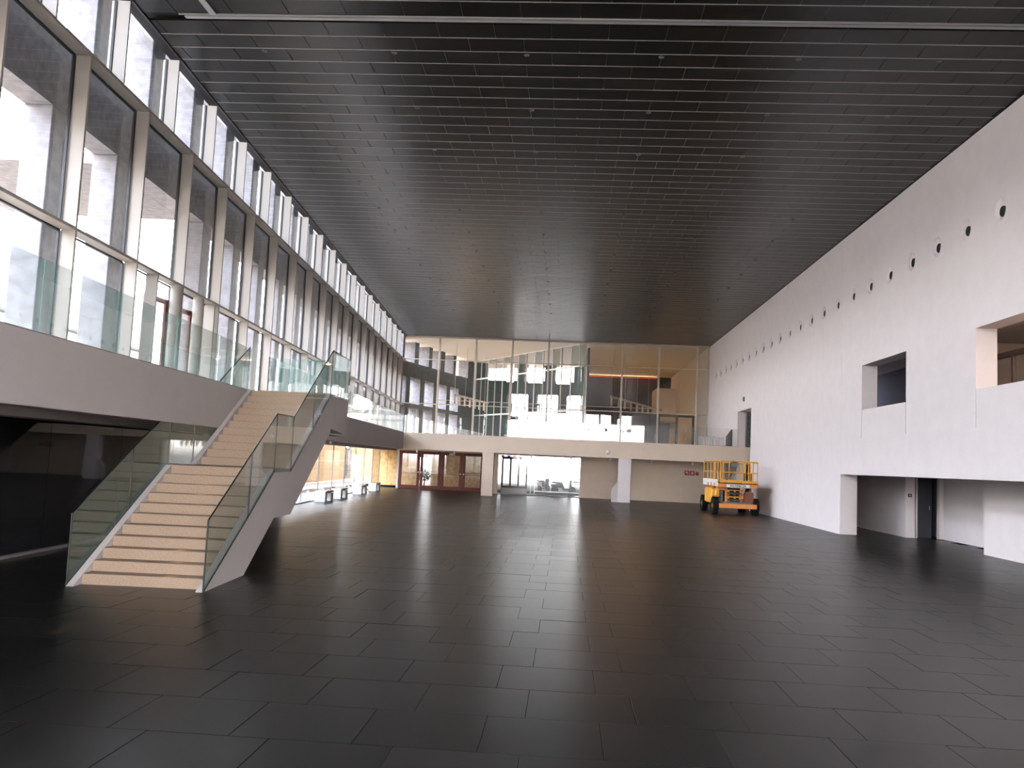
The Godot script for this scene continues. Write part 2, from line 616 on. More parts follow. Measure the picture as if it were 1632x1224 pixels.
	slab("passage_wall", p, Vector3(10.05, 0, -40.2), Vector3(13.4, 2.1, -40.0), "plaster")
	slab("passage_wall", p, Vector3(10.23, 0, -40.0), Vector3(10.33, 2.1, -32.0), "plaster")
	slab("end_wall", p, Vector3(10.2, 0, -11.0), Vector3(12.0, 2.1, -10.8), "plaster")
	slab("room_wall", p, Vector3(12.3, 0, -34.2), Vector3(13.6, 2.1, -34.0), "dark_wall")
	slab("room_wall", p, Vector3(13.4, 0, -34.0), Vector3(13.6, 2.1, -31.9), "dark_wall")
	var d := structure("door_1", "dark doorway beside the pier inside the recess", Vector3(12.3, 0, -31.85), 0.0, "door")
	slab("jamb", d, Vector3(0.0, 0, -0.05), Vector3(0.05, 2.1, 0.03), "grey_plaster", 0.006)
	slab("jamb", d, Vector3(0.72, 0, -0.05), Vector3(0.77, 2.1, 0.03), "grey_plaster", 0.006)
	slab("leaf", d, Vector3(0.05, 0, -0.5), Vector3(0.72, 2.08, -0.45), "slate_wall", 0.006)
	slab("handle", d, Vector3(0.62, 0.98, -0.45), Vector3(0.64, 1.12, -0.40), "steel", 0.004)
	var b := structure("wall_back", "glazed wall closing the hall behind the viewer", Vector3.ZERO, 0.0, "wall")
	slab("head", b, Vector3(-10.5, 10.2, 7.6), Vector3(14.2, CEIL + 0.3, 8.0), "plaster")
	slab("sill", b, Vector3(-10.5, -0.1, 7.6), Vector3(14.2, 0.25, 8.0), "plaster")
	slab("end_panel", b, Vector3(10.0, 0.25, 7.6), Vector3(14.2, 10.2, 8.0), "plaster")
	var px := [-8.0, -5.8, -3.6, -1.4, 0.8, 2.8, 5.0, 7.9]
	var pe := [-5.95, -3.75, -1.55, 0.65, 2.6, 4.7, 6.5, 9.5]
	for i in 8:
		slab("pane", b, Vector3(px[i], 0.25, 7.79), Vector3(pe[i], 9.4, 7.81), "pane")
		slab("pier", b, Vector3(pe[i], 0.25, 7.6), Vector3(px[i + 1] if i < 7 else 10.0, 9.4, 8.0), "plaster")
	slab("lintel", b, Vector3(-10.5, 9.4, 7.6), Vector3(14.2, 10.2, 8.0), "plaster")
	slab("band", b, Vector3(-8.0, 7.0, 7.62), Vector3(10.0, 7.45, 7.78), "frame")
	slab("transom", b, Vector3(-8.0, 3.6, 7.62), Vector3(10.0, 3.75, 7.78), "frame")
	slab("side_panel", b, Vector3(13.9, -0.2, -62.0), Vector3(14.3, CEIL, 8.0), "plaster")

func bowl_mesh() -> ArrayMesh:
	var st := st_new()
	add_lathe(st, PackedVector2Array([Vector2(0.272, 0.004), Vector2(0.262, 0.010), Vector2(0.250, 0.002), Vector2(0.225, -0.028), Vector2(0.185, -0.050), Vector2(0.14, -0.062), Vector2(0.0, -0.064)]), Vector3.ZERO, Vector3(-1, 0, 0), 40, true)
	return mesh_of(st, "plaster")

# ---- the outer concrete wall beyond the glass: piers with openings between them
func build_wall_left() -> void:
	var w := structure("wall_left", "outer concrete wall of deep piers beyond the glazed facade", FACADE_AT, FACADE_TURN, "wall")
	for k in range(-9, 18):
		var s := 8.17 + 2.53 * k
		if k != 1:
			var yb := 3.2 if k < 9 else 5.17
			slab("pier", w, Vector3(-2.60, yb, -(s + 0.47)), Vector3(-2.10, 7.86, -(s - 0.16)), "concrete", 0.012)
		slab("upper_pier", w, Vector3(-2.66, 9.12, -(s + 1.75)), Vector3(-2.10, 11.6, -(s + 1.07)), "concrete", 0.012)
		slab("spandrel", w, Vector3(-2.60, 7.86, -(s + 1.265)), Vector3(-2.10, 9.12, -(s - 1.265)), "concrete")
		if k >= 9:
			slab("apron", w, Vector3(-2.16, 5.17, -(s - 0.16)), Vector3(-2.10, 5.55, -(s - 2.06)), "concrete")
	slab("roof_edge", w, Vector3(-2.9, 11.6, -52.6), Vector3(-1.0, 12.0, 18), "concrete")
	slab("plinth", w, Vector3(-2.75, -0.3, -22.6), Vector3(-2.55, 3.3, 16), "dark_concrete")
	slab("end_pier", w, Vector3(-2.60, 0, -52.9), Vector3(-1.7, 12.0, -52.3), "concrete")
	slab("near_end", w, Vector3(-2.60, 0, 15.6), Vector3(-1.5, 12.0, 16.0), "concrete")

# ---- glazed facade, one bay after another
func build_facade() -> void:
	var proto: Node3D = null
	for k in range(-9, 18):
		var at := on_facade(8.17 + 2.53 * k, 0.0)
		var b: Node3D
		if proto == null:
			b = structure("window_%d" % (k + 11), "", at, FACADE_TURN)
			slab("post", b, Vector3(-1.84, DECK, -0.03), Vector3(-1.58, 8.84, 0.03), "frame", 0.005)
			slab("transom", b, Vector3(-1.84, 5.69, -2.50), Vector3(-1.585, 5.75, 0.03), "frame", 0.005)
			slab("head_shelf", b, Vector3(-1.84, 8.84, -2.50), Vector3(-1.575, 8.90, 0.03), "frame", 0.005)
			slab("mullion", b, Vector3(-1.84, 8.90, -1.33), Vector3(-1.585, 10.56, -1.28), "frame", 0.005)
			slab("cap", b, Vector3(-1.95, 8.90, -1.36), Vector3(-1.87, 10.56, -1.30), "white_metal", 0.005)
			slab("pane", b, Vector3(-1.87, DECK, -2.50), Vector3(-1.85, 5.69, -0.03), "pane")
			slab("pane", b, Vector3(-1.87, 5.75, -2.50), Vector3(-1.85, 8.84, -0.03), "pane")
			slab("pane", b, Vector3(-1.87, 8.90, -1.28), Vector3(-1.85, 10.56, 1.20), "pane")
			var st := st_new()
			for e in [[-0.005, 0.075], [2.43, 2.505]]:
				add_box(st, Vector3(-1.865, (DECK + 5.69) * 0.5, -(e[0] + e[1]) * 0.5), Vector3(0.05, 5.69 - DECK, 0.025))
				add_box(st, Vector3(-1.865, (5.75 + 8.84) * 0.5, -(e[0] + e[1]) * 0.5), Vector3(0.05, 8.84 - 5.75, 0.025))
			add_box(st, Vector3(-1.865, 8.825, -1.25), Vector3(0.05, 0.03, 2.45))
			add_box(st, Vector3(-1.865, 5.675, -1.25), Vector3(0.05, 0.03, 2.45))
			add_box(st, Vector3(-1.865, 9.73, -1.27), Vector3(0.05, 1.66, 0.02))
			add_box(st, Vector3(-1.865, 9.73, -1.34), Vector3(0.05, 1.66, 0.02))
			part("gasket", mesh_of(st, "gasket"), b)
			proto = b
		else:
			b = proto.duplicate()
			b.name = "window_%d" % (k + 11)
			add_child(b)
			b.position = at
		pass
		b.set_meta("label", "tall facade bay with pale post, shelf and clear panes, %s" % ("where the red doors stand" if k == 0 or k == 1 else "in the long glazed wall"))
		b.set_meta("category", "window")
		b.set_meta("group", "bays of the glazed facade")
	# porch at gallery level: two round columns, two half posts, two red door leaves behind
	for s in [10.5, 11.95]:
		var st := st_new()
		add_lathe(st, PackedVector2Array([Vector2(0, DECK), Vector2(0.13, DECK), Vector2(0.13, 5.69), Vector2(0, 5.69)]), Vector3.ZERO, Vector3.UP, 32)
		var o := structure("column", "round pale column %s of the red doors on the gallery" % ("on the near side" if s < 11.5 else "on the far side"), on_facade(s, -1.66), FACADE_TURN, "column")
		part("shaft", mesh_of(st, "frame"), o)
	for s in [9.25, 12.92]:
		var o := structure("trim_1" if s < 10 else "trim_2", "pale half post beside the red doors", on_facade(s, 0), FACADE_TURN, "post")
		slab("post", o, Vector3(-1.84, DECK, -0.03), Vector3(-1.585, 5.69, 0.03), "frame", 0.005)
	var n := 0
	for s in [9.65, 11.2]:
		var d := structure("door_%d" % (n + 2), "red framed glass door leaf %s the first round column on the gallery" % ("before" if n == 0 else "after"), on_facade(s, -2.02, DECK), FACADE_TURN - 0.15, "door")
		slab("stile", d, Vector3(-0.03, 0, -0.11), Vector3(0.03, 1.95, 0), "red_wood", 0.006)
		slab("stile", d, Vector3(-0.03, 0, -0.95), Vector3(0.03, 1.95, -0.84), "red_wood", 0.006)
		slab("top_rail", d, Vector3(-0.03, 1.83, -0.84), Vector3(0.03, 1.95, -0.11), "red_wood", 0.006)
		slab("bottom_rail", d, Vector3(-0.03, 0, -0.84), Vector3(0.03, 0.2, -0.11), "red_wood", 0.006)
		slab("pane", d, Vector3(-0.008, 0.2, -0.84), Vector3(0.008, 1.83, -0.11), "pane")
		n += 1

# ---- gallery along the facade and across the far end, with glass balustrades
func pane_panel(parent: Node3D, lo: Vector3, hi: Vector3, m := "gallery_glass") -> void:
	slab("pane", parent, lo, hi, m)

func build_gallery() -> void:
	var g := structure("gallery", "pale gallery deck running along the glazed facade", FACADE_AT, FACADE_TURN, "gallery")
	slab("beam", g, Vector3(-0.35, 2.46, -41.35), Vector3(0, DECK, 15.5), "grey_plaster", 0.006)
	slab("deck", g, Vector3(-2.55, 2.62, -52.6), Vector3(-0.35, DECK - 0.005, 15.5), "grey_plaster")
	slab("soffit_edge", g, Vector3(-2.55, 2.40, -52.6), Vector3(-1.75, 2.62, 15.5), "grey_plaster")
	var h := structure("gallery", "pale gallery deck crossing the hall at the far end", Vector3.ZERO, 0.0, "gallery")
	slab("beam", h, Vector3(-9.42, 2.46, -50.85), Vector3(WALL_X + 1.0, DECK, -50.30), "beige_plaster", 0.006)
	slab("deck", h, Vector3(-10.2, 2.50, FAR - 0.4), Vector3(WALL_X + 4.0, DECK - 0.005, -50.85), "beige_plaster")
	# glass balustrades
	var b1 := tag(root_of("glass_balustrade", FACADE_AT, FACADE_TURN), "greenish glass balustrade on the gallery edge before the stair head", "balustrade")
	var b2 := tag(root_of("glass_balustrade", FACADE_AT, FACADE_TURN), "greenish glass balustrade on the gallery edge beyond the stair head", "balustrade")
	var s := -12.0
	while s < 11.2:
		var e := minf(s + 2.32, 11.2)
		pane_panel(b1, Vector3(-0.06, DECK - 0.02, -e + 0.006), Vector3(-0.038, 4.39, -s - 0.006))
		s = e
	s = 12.75
	while s < 41.1:
		var e := minf(s + 2.36, 41.1)
		pane_panel(b2, Vector3(-0.06, DECK - 0.02, -e + 0.006), Vector3(-0.038, 4.39, -s - 0.006))
		s = e
	slab("dark_edge", b2, Vector3(-0.062, DECK, -12.75), Vector3(-0.036, 4.39, -12.735), "glass_edge")
	slab("shoe", b1, Vector3(-0.075, DECK - 0.03, -11.2), Vector3(-0.02, DECK + 0.02, 12), "frame")
	slab("shoe", b2, Vector3(-0.075, DECK - 0.03, -41.1), Vector3(-0.02, DECK + 0.02, -12.75), "frame")
	var b3 := tag(root_of("glass_balustrade", Vector3.ZERO), "clear glass balustrade along the far gallery in front of the lobby", "balustrade")
	var x := -9.35
	while x < 9.7:
		var e := minf(x + 2.3, 9.72)
		slab("pane", b3, Vector3(x + 0.006, DECK - 0.02, -50.40), Vector3(e - 0.006, 4.42, -50.38), "pane")
		x = e
	slab("shoe", b3, Vector3(-9.35, DECK - 0.03, -50.42), Vector3(9.72, DECK + 0.015, -50.36), "frame")

# ---- ground level under the galleries
func build_far_ground() -> void:
	# dark mirror glazing under the near gallery
	var dg := structure("window_40", "dark reflecting glass wall under the gallery beside the stair", FACADE_AT, FACADE_TURN, "window")
	var s := -14.0
	while s < 22.0:
		slab("pane", dg, Vector3(-2.43, 0.05, -(s + 2.98)), Vector3(-2.40, 2.45, -s), "dark_glass")
		s += 3.0
	slab("sill", dg, Vector3(-2.42, 0, -22.2), Vector3(-2.33, 0.055, 14), "steel", 0.008)
	slab("return_wall", dg, Vector3(-2.45, 0, -22.6), Vector3(-1.95, 2.45, -22.2), "grey_plaster")
	# clear glazing farther on
	var cg := structure("window_41", "clear ground level glazing under the gallery behind the benches", FACADE_AT, FACADE_TURN, "window")
	s = 22.6
	while s < 46.0:
		slab("pane", cg, Vector3(-2.02, 0.05, -(s + 2.93)), Vector3(-2.0, 2.40, -s), "pane")
		slab("joint", cg, Vector3(-2.03, 0.05, -(s + 2.97)), Vector3(-1.99, 2.40, -(s + 2.93)), "frame")
		s += 2.97
	slab("sill", cg, Vector3(-2.06, 0, -46.4), Vector3(-1.94, 0.06, -22.6), "light_bar", 0.008)
	# wall with four red doors
	var rd := structure("wall_doors", "far wall under the gallery that holds the four red doors", Vector3.ZERO, 0.0, "wall")
	slab("head", rd, Vector3(-10.75, 2.42, -56.15), Vector3(-4.4, 2.52, -55.95), "beige_plaster")
	slab("return_wall", rd, Vector3(-5.12, 0, -56.1), Vector3(-4.62, 2.5, -54.4), "beige_plaster")
	slab("post", rd, Vector3(-10.72, 0, -56.15), Vector3(-10.60, 2.45, -55.95), "white_metal")
	var dx := (-5.15 + 10.58) / 4.0
	for i in 4:
		var a := -10.58 + dx * i
		var d := structure("door_%d" % (i + 4), "%s of the four red framed glass doors under the far gallery" % ["first from the glazing", "second from the glazing", "third from the glazing", "one nearest the square pillar"][i], Vector3(a, 0, -56), 0.0, "door")
		slab("stile", d, Vector3(0.01, 0, -0.04), Vector3(0.19, 2.4, 0.04), "red_wood", 0.008)
		slab("stile", d, Vector3(dx - 0.19, 0, -0.04), Vector3(dx - 0.01, 2.4, 0.04), "red_wood", 0.008)
		slab("top_rail", d, Vector3(0.19, 2.22, -0.04), Vector3(dx - 0.19, 2.4, 0.04), "red_wood", 0.008)
		slab("bottom_rail", d, Vector3(0.19, 0, -0.04), Vector3(dx - 0.19, 0.24, 0.04), "red_wood", 0.008)
		slab("pane", d, Vector3(0.19, 0.24, -0.01), Vector3(dx - 0.19, 2.22, 0.01), "pane")
		slab("push_bar", d, Vector3(0.19, 0.98, 0.012), Vector3(dx - 0.19, 1.01, 0.03), "tan_frame")
		var kn := st_new()
		add_lathe(kn, PackedVector2Array([Vector2(0, 0.10), Vector2(0.04, 0.09), Vector2(0.05, 0.07), Vector2(0.025, 0.04), Vector2(0.025, 0.0)]), Vector3.ZERO, Vector3(0, 0, 1), 12)
		part("knob", mesh_of(kn, "steel"), d, Vector3(0.10 if i % 2 else dx - 0.10, 1.06, 0.04))
	# glazed opening to the street
	var og := structure("window_42", "large glazed opening to the bright street under the far gallery", Vector3(0, 0, -54.4), 0.0, "window")
	slab("jamb", og, Vector3(-4.42, 0, -0.08), Vector3(-4.10, 2.46, 0.08), "beige_plaster", 0.006)
	slab("sill", og, Vector3(-4.10, 0, -0.06), Vector3(0.94, 0.05, 0.06), "light_bar", 0.006)
	slab("head", og, Vector3(-4.10, 2.40, -0.06), Vector3(0.94, 2.50, 0.06), "tan_frame", 0.006)
	for i in 2:
		slab("pane", og, Vector3(-4.10 + 2.52 * i, 0.05, -0.01), Vector3(-1.59 + 2.52 * i, 2.40, 0.01), "pane")
	var fw := structure("wall_far", "plain beige wall under the far gallery", Vector3.ZERO, 0.0, "wall")
	slab("wall_panel", fw, Vector3(0.94, 0, -54.9), Vector3(WALL_X + 1.5, 2.5, -54.4), "beige_plaster")
	slab("side_panel", fw, Vector3(WALL_X + 1.2, 0, -54.9), Vector3(WALL_X + 1.5, 5.6, -46.9), "grey_plaster")
	slab("side_panel", fw, Vector3(WALL_X + 0.5, 0, -47.3), Vector3(WALL_X + 1.5, 5.6, -46.9), "grey_plaster")
	slab("side_panel", fw, Vector3(WALL_X + 0.45, 3.41, -54.9), Vector3(WALL_X + 1.5, 5.6, -50.95), "grey_plaster")
	slab("recess_ceiling", fw, Vector3(WALL_X + 0.5, 5.42, -54.9), Vector3(WALL_X + 1.5, 5.6, -46.9), "grey_plaster")
	var fd := structure("door_8", "flush beige door in the wall behind the yellow lift", Vector3(7.2, 0, -54.4), 0.0, "door")
	slab("leaf", fd, Vector3(0, 0.01, 0), Vector3(1.1, 2.02, 0.02), "beige_plaster", 0.006)
	slab("handle", fd, Vector3(0.86, 1.02, 0.02), Vector3(0.98, 1.05, 0.06), "steel", 0.005)
	slab("lock_plate", fd, Vector3(0.90, 0.93, 0.02), Vector3(0.95, 1.14, 0.03), "steel", 0.004)
	# two square pillars carrying the far gallery
	var c1 := structure("pillar", "square white pillar between the red doors and the bright opening", Vector3.ZERO, 0.0, "pillar")
	slab("shaft", c1, Vector3(-4.72, 0, -50.95), Vector3(-4.08, 2.46, -50.31), "beige_plaster", 0.01)
	var c2 := structure("pillar", "square white pillar in front of the plain beige wall", Vector3.ZERO, 0.0, "pillar")
	slab("shaft", c2, Vector3(3.02, 0, -50.9), Vector3(3.72, 2.46, -50.25), "plaster", 0.01)
	var st := st_new()
	add_prism(st, PackedVector2Array([Vector2(2.68, 0), Vector2(3.02, 0), Vector2(3.02, 1.12), Vector2(2.68, 0.72)]), Vector3.ZERO, Vector3.RIGHT, Vector3.UP, Vector3(0, 0, 1), -50.75, -50.30)
	part("cut_corner_block", mesh_of(st, "grey_plaster"), c2)

# ---- glazed screen at the far end of the hall
func build_far_screen() -> void:
	var w := structure("window_43", "tall glazed screen across the far end above the gallery", Vector3(0, 0, FAR), 0.0, "window")
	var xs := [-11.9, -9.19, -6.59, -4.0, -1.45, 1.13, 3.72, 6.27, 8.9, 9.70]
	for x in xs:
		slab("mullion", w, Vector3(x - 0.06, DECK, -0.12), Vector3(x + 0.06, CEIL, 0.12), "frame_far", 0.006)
	for y in [5.80, 8.95]:
		slab("transom", w, Vector3(-11.9, y - 0.03, -0.05), Vector3(9.7, y + 0.03, 0.06), "frame_far", 0.005)
	slab("transom", w, Vector3(-9.19, 6.08, -0.03), Vector3(6.3, 6.12, 0.03), "frame_far", 0.005)
	slab("head", w, Vector3(-12.0, CEIL - 0.09, -0.10), Vector3(9.73, CEIL, 0.12), "frame_far", 0.006)
	var ys := [DECK, 5.77, 5.83, 8.92, 8.98, 10.5]
	for i in xs.size() - 1:
		for j in 3:
			slab("pane", w, Vector3(xs[i] + 0.045, ys[j * 2], -0.01), Vector3(xs[i + 1] - 0.045, ys[j * 2 + 1], 0.01), "pane")

# ---- lobby and courtyard beyond the screen
func build_lobby() -> void:
	var l := structure("lobby", "pale lobby with a white ceiling beyond the far glazed screen", Vector3.ZERO, 0.0, "lobby")
	slab("lobby_ceiling", l, Vector3(-13.5, CEIL, -86), Vector3(14, CEIL + 0.4, FAR - 0.3), "lobby_plaster")
	slab("lobby_floor", l, Vector3(-13.0, 3.0, -86), Vector3(14, DECK - 0.01, FAR - 0.4), "grey_plaster")
	slab("back_wall", l, Vector3(1.2, DECK, -84.6), Vector3(10.2, CEIL, -84.2), "brown_wall")
	slab("dividing_wall", l, Vector3(1.35, DECK, -84.3), Vector3(1.5, CEIL, -64.5), "brown_wall")
	slab("white_wall", l, Vector3(9.70, DECK, -77.0), Vector3(9.9, CEIL, FAR - 0.12), "lobby_plaster")
	slab("white_box", l, Vector3(8.0, 6.3, -84.2), Vector3(9.73, 9.2, -80.0), "lobby_plaster")
	var cv := tag(root_of("cove_light", Vector3(5.0, CEIL - 0.12, -84.05)), "thin orange light line along the top of the dark lobby wall", "light")
	slab("strip", cv, Vector3(-3.2, -0.015, -0.03), Vector3(3.4, 0.015, 0.03), "cove_glow")
	var al := AreaLight3D.new()
	al.name = "cove_lamp"
	al.area_size = Vector2(6.6, 0.1)
	al.light_color = Color(1.0, 0.78, 0.58)
	al.light_energy = 10.0
	al.area_range = 40.0
	al.area_attenuation = 2.0
	al.shadow_enabled = true
	al.position = Vector3(0, 0, 0.08)
	al.rotation.y = PI
	cv.add_child(al, true)
	# left side: dark wall pierced by deep pale reveals
	var u := Vector3(0.25533772, 0, -0.96685193)
	var ang := atan2(-u.x, -u.z)
	var w := structure("wall_lobby", "dark lobby wall pierced by three rows of deep pale windows", Vector3(-12.01, 0, -63.13), ang, "wall")
	# local z = -u
	slab("band", w, Vector3(-0.95, 7.9, -14.2), Vector3(0, 9.0, 1.6), "dark_concrete")
	slab("band", w, Vector3(-0.95, 5.66, -14.2), Vector3(0, 5.95, 1.6), "dark_concrete")
	slab("band", w, Vector3(-0.95, 2.8, -14.2), Vector3(0, 3.5, 1.6), "dark_concrete")
	for r in [[9.0, CEIL + 0.3, [-1.5, 0.0, 1.89, 2.58, 4.53, 5.15, 6.9, 7.69, 9.57, 10.16, 13.0, 14.2]], [5.95, 7.9, [-1.5, -0.46, 0.63, 1.3, 3.14, 3.95, 5.73, 6.5, 8.4, 9.1, 11.0, 14.2]], [3.5, 5.66, [-1.5, -0.44, 0.65, 1.31, 3.14, 3.9, 5.7, 6.5, 8.4, 9.1, 11.0, 14.2]]]:
		var ts: Array = r[2]
		for i in range(0, ts.size(), 2):
			slab("pier", w, Vector3(-0.03, r[0], -ts[i + 1]), Vector3(0.0, r[1], -ts[i]), "dark_concrete")
			slab("reveal", w, Vector3(-0.95, r[0], -ts[i + 1]), Vector3(-0.03, r[1], -ts[i]), "concrete")
	# courtyard wall facing the hall, with bright openings
	var c := structure("wall_courtyard", "slate coloured courtyard wall with bright square openings behind the slanted glass", Vector3.ZERO, 0.0, "wall")
	var z0 := -78.0
	var z1 := -77.5
	slab("band", c, Vector3(-8.6, 7.9, z0), Vector3(1.35, 9.0, z1), "slate_wall")
	slab("band", c, Vector3(-8.6, 5.55, z0), Vector3(1.35, 5.95, z1), "slate_wall")
	for r in [[9.0, CEIL, [-8.6, -6.2, -4.85, -3.55, -2.25, -1.05, 0.2, 1.35]], [5.95, 7.9, [-8.6, -4.85, -3.5, -2.4, -0.85, -0.05, 1.2, 1.35]], [3.4, 5.55, [-8.6, -5.0, 1.35, 1.5]]]:
		var ts: Array = r[2]
		for i in range(0, ts.size(), 2):
			slab("pier", c, Vector3(ts[i], r[0], z0), Vector3(ts[i + 1], r[1], z1), "slate_wall")
	slab("fin", c, Vector3(-6.2, 9.0, z0 - 0.2), Vector3(-5.5, CEIL, z0), "concrete")
	slab("fin", c, Vector3(-5.15, 5.95, z0 - 0.2), Vector3(-4.85, 7.9, z0), "concrete")
	# slanted glass wall
	var A := Vector3(-8.2, 0, -76.5)
	var B := Vector3(0.95, 0, -62.1)
	var g := structure("window_44", "slanted glass wall with green fins between lobby and courtyard", A, atan2(-(B - A).normalized().x, -(B - A).normalized().z), "window")
	var len := A.distance_to(B)
	var k := 0
	var t := 0.0
	while t < len - 0.2:
		var e := minf(t + 1.30, len)
		slab("pane", g, Vector3(-0.01, DECK, -e), Vector3(0.01, CEIL, -t), "fin_glass" if e == len else "pane")
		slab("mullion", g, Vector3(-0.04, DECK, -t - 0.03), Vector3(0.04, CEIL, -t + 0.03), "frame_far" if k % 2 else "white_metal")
		if k % 2 == 0:
			slab("glass_fin", g, Vector3(-0.62, DECK, -t - 0.02), Vector3(-0.04, CEIL, -t + 0.02), "fin_glass")
		t += 1.30
		k += 1
	slab("transom", g, Vector3(-0.06, 8.93, -len), Vector3(0.06, 9.03, 0), "white_metal", 0.006)
	slab("transom", g, Vector3(-0.06, 5.78, -len), Vector3(0.06, 5.88, 0), "white_metal", 0.006)
	slab("head", g, Vector3(-0.05, CEIL - 0.07, -len), Vector3(0.05, CEIL, 0), "white_metal", 0.006)
	slab("end_post", g, Vector3(-0.10, DECK, -len - 0.05), Vector3(0.10, CEIL, -len + 0.25), "fin_glass")
	# brown wooden doors of the lobby
	var d := structure("wall_wood", "dark wooden door wall in the lobby under the pendant lights", Vector3(0, DECK, -66.0), 0.0, "wall")
	slab("head", d, Vector3(3.6, 2.42, -0.06), Vector3(9.45, 2.60, 0.06), "brown_wood", 0.008)
	for x in [3.6, 4.85, 6.15, 6.72, 8.05, 9.27]:
		slab("post", d, Vector3(x, 0, -0.06), Vector3(x + 0.18, 2.42, 0.06), "brown_wood", 0.008)
	for x in [3.78, 5.03, 6.90, 8.23]:
		slab("pane", d, Vector3(x, 0, -0.01), Vector3(x + 1.06, 2.42, 0.01), "pane")
	slab("leaf", d, Vector3(6.33, 0, -0.04), Vector3(6.72, 2.42, 0.04), "brown_wood", 0.008)
	for x in [6.55, 8.12]:
		slab("handle", d, Vector3(x, 0.55, 0.06), Vector3(x + 0.04, 1.15, 0.11), "steel", 0.008)
	slab("backing", d, Vector3(3.7, 0, -3.2), Vector3(6.7, 2.6, -3.0), "brown_wall")

# ---- outside: courtyard ground, terrace, canopy, pale buildings, stone wall
func build_outside() -> void:
	var g := structure("ground", "pale sunlit paving outside the hall", Vector3.ZERO, 0.0, "ground")
	slab("paving_slab", g, Vector3(-120, -0.6, -190), Vector3(-9.6, -0.06, 60), "paving")
	slab("street_slab", g, Vector3(-9.6, -0.6, -190), Vector3(60, -0.06, -55.0), "street")
	slab("paving_slab", g, Vector3(-9.6, -0.6, 8.0), Vector3(60, -0.06, 60), "paving")
	var t := structure("terrace", "raised terrace outside the red gallery doors", FACADE_AT, FACADE_TURN, "terrace")
	slab("deck", t, Vector3(-13.0, 2.9, -20.0), Vector3(-2.6, 3.35, 6.0), "paving")
	slab("canopy", t, Vector3(-3.45, 2.9, -52.0), Vector3(-2.55, 3.2, -22.6), "concrete", 0.01)
	slab("canopy", t, Vector3(-7.0, 7.86, -13.0), Vector3(-2.6, 8.1, -8.64), "concrete", 0.01)
	# facing wing across the courtyard
	var f := tag(root_of("courtyard_building", FACADE_AT, FACADE_TURN), "pale sunlit building wing across the courtyard, seen through the glazed facade", "building")
	slab("facade", f, Vector3(-32, -0.1, -62), Vector3(-24, 12.5, 30), "white_render")
	for y in [3.2, 6.4, 9.4]:
		slab("ledge", f, Vector3(-24, y, -62), Vector3(-23.6, y + 0.18, 30), "dark_concrete", 0.01)
	var rng := RandomNumberGenerator.new()
	rng.seed = 5
	for i in 16:
		slab("window", f, Vector3(-24, 4.2, 20 - i * 5.2), Vector3(-23.95, 6.0, 22.2 - i * 5.2), "window_dark")
	# warm stone wall beyond the ground level glazing
	var s := structure("wall_stone", "warm sunlit stone wall outside the ground level glazing", FACADE_AT, FACADE_TURN, "wall")
	for i in 22:
		var a := 40.0 + i * 2.4
		if i == 9:
			continue
		for r in 4:
			slab("stone_panel", s, Vector3(-7.2, r * 1.45, -(a + 2.385)), Vector3(-7.0, r * 1.45 + 1.435, -a), "warm_stone", 0.006)
	var d := tag(root_of("outer_door", on_facade(61.6, -7.0), FACADE_TURN), "dark brown framed glass door in the warm stone wall", "door")
	slab("side_stile", d, Vector3(-0.06, 0, -2.4), Vector3(0.06, 2.7, -1.5), "brown_wood", 0.008)
	slab("stile", d, Vector3(-0.06, 0, -0.16), Vector3(0.06, 2.5, 0.0), "brown_wood", 0.008)
	slab("stile", d, Vector3(-0.06, 0, -1.5), Vector3(0.06, 2.5, -0.75), "brown_wood", 0.008)
	slab("top_rail", d, Vector3(-0.06, 2.3, -0.75), Vector3(0.06, 2.5, -0.16), "brown_wood", 0.008)
	slab("bottom_rail", d, Vector3(-0.06, 0, -0.75), Vector3(0.06, 0.25, -0.16), "brown_wood", 0.008)
	slab("pane", d, Vector3(-0.01, 0.25, -0.75), Vector3(0.01, 2.3, -0.16), "window_dark")
	# vestibule of pale stone beyond the four red doors
	var v := structure("wall_vestibule", "warm stone vestibule wall seen through the red doors", Vector3.ZERO, 0.0, "wall")
	for x in [-13.4, -12.3, -11.2, -9.25, -8.15, -7.05, -5.95]:
		slab("stone_panel", v, Vector3(x, 0, -61.0), Vector3(x + 1.09, 2.9, -60.8), "warm_stone", 0.006)
	slab("lintel", v, Vector3(-10.1, 2.0, -61.0), Vector3(-9.25, 2.9, -60.8), "warm_stone", 0.006)
	slab("side_panel", v, Vector3(-5.0, 0, -60.8), Vector3(-4.8, 2.9, -56.2), "grey_plaster")
	tree(Vector3(-10.35, -0.06, -65.0), "small green tree beyond the doorway of the warm stone vestibule")
	# pale buildings down the street
	var b := tag(root_of("street_building", Vector3(-14, -0.06, -118)), "white street building with a row of windows, seen through the courtyard openings", "building")
	slab("wall", b, Vector3(0, 0, -10), Vector3(15, 8.4, 0), "white_render")
	for i in 5:
		slab("window", b, Vector3(1.2 + i * 2.7, 5.6, 0), Vector3(2.9 + i * 2.7, 6.9, 0.05), "window_dark")
	slab("cornice", b, Vector3(-0.2, 8.2, -10.2), Vector3(15.2, 8.6, 0.3), "white_render", 0.02)
	var b2 := tag(root_of("street_building", Vector3(3.5, -0.06, -124)), "cream street building seen low through the courtyard opening beside the lobby", "building")
	slab("wall", b2, Vector3(0, 0, -10), Vector3(14, 7.4, 0), "warm_stone")
	for i in 4:
		slab("window", b2, Vector3(1.2 + i * 3.0, 4.6, 0), Vector3(2.8 + i * 3.0, 6.0, 0.05), "window_dark")
	# outer red door, railing and bunting in the street opening
	var rd := tag(root_of("street_door", Vector3(-4.0, 0, -56.6), 0.0), "pinkish red folding door with narrow panes standing open in the bright street opening", "door")
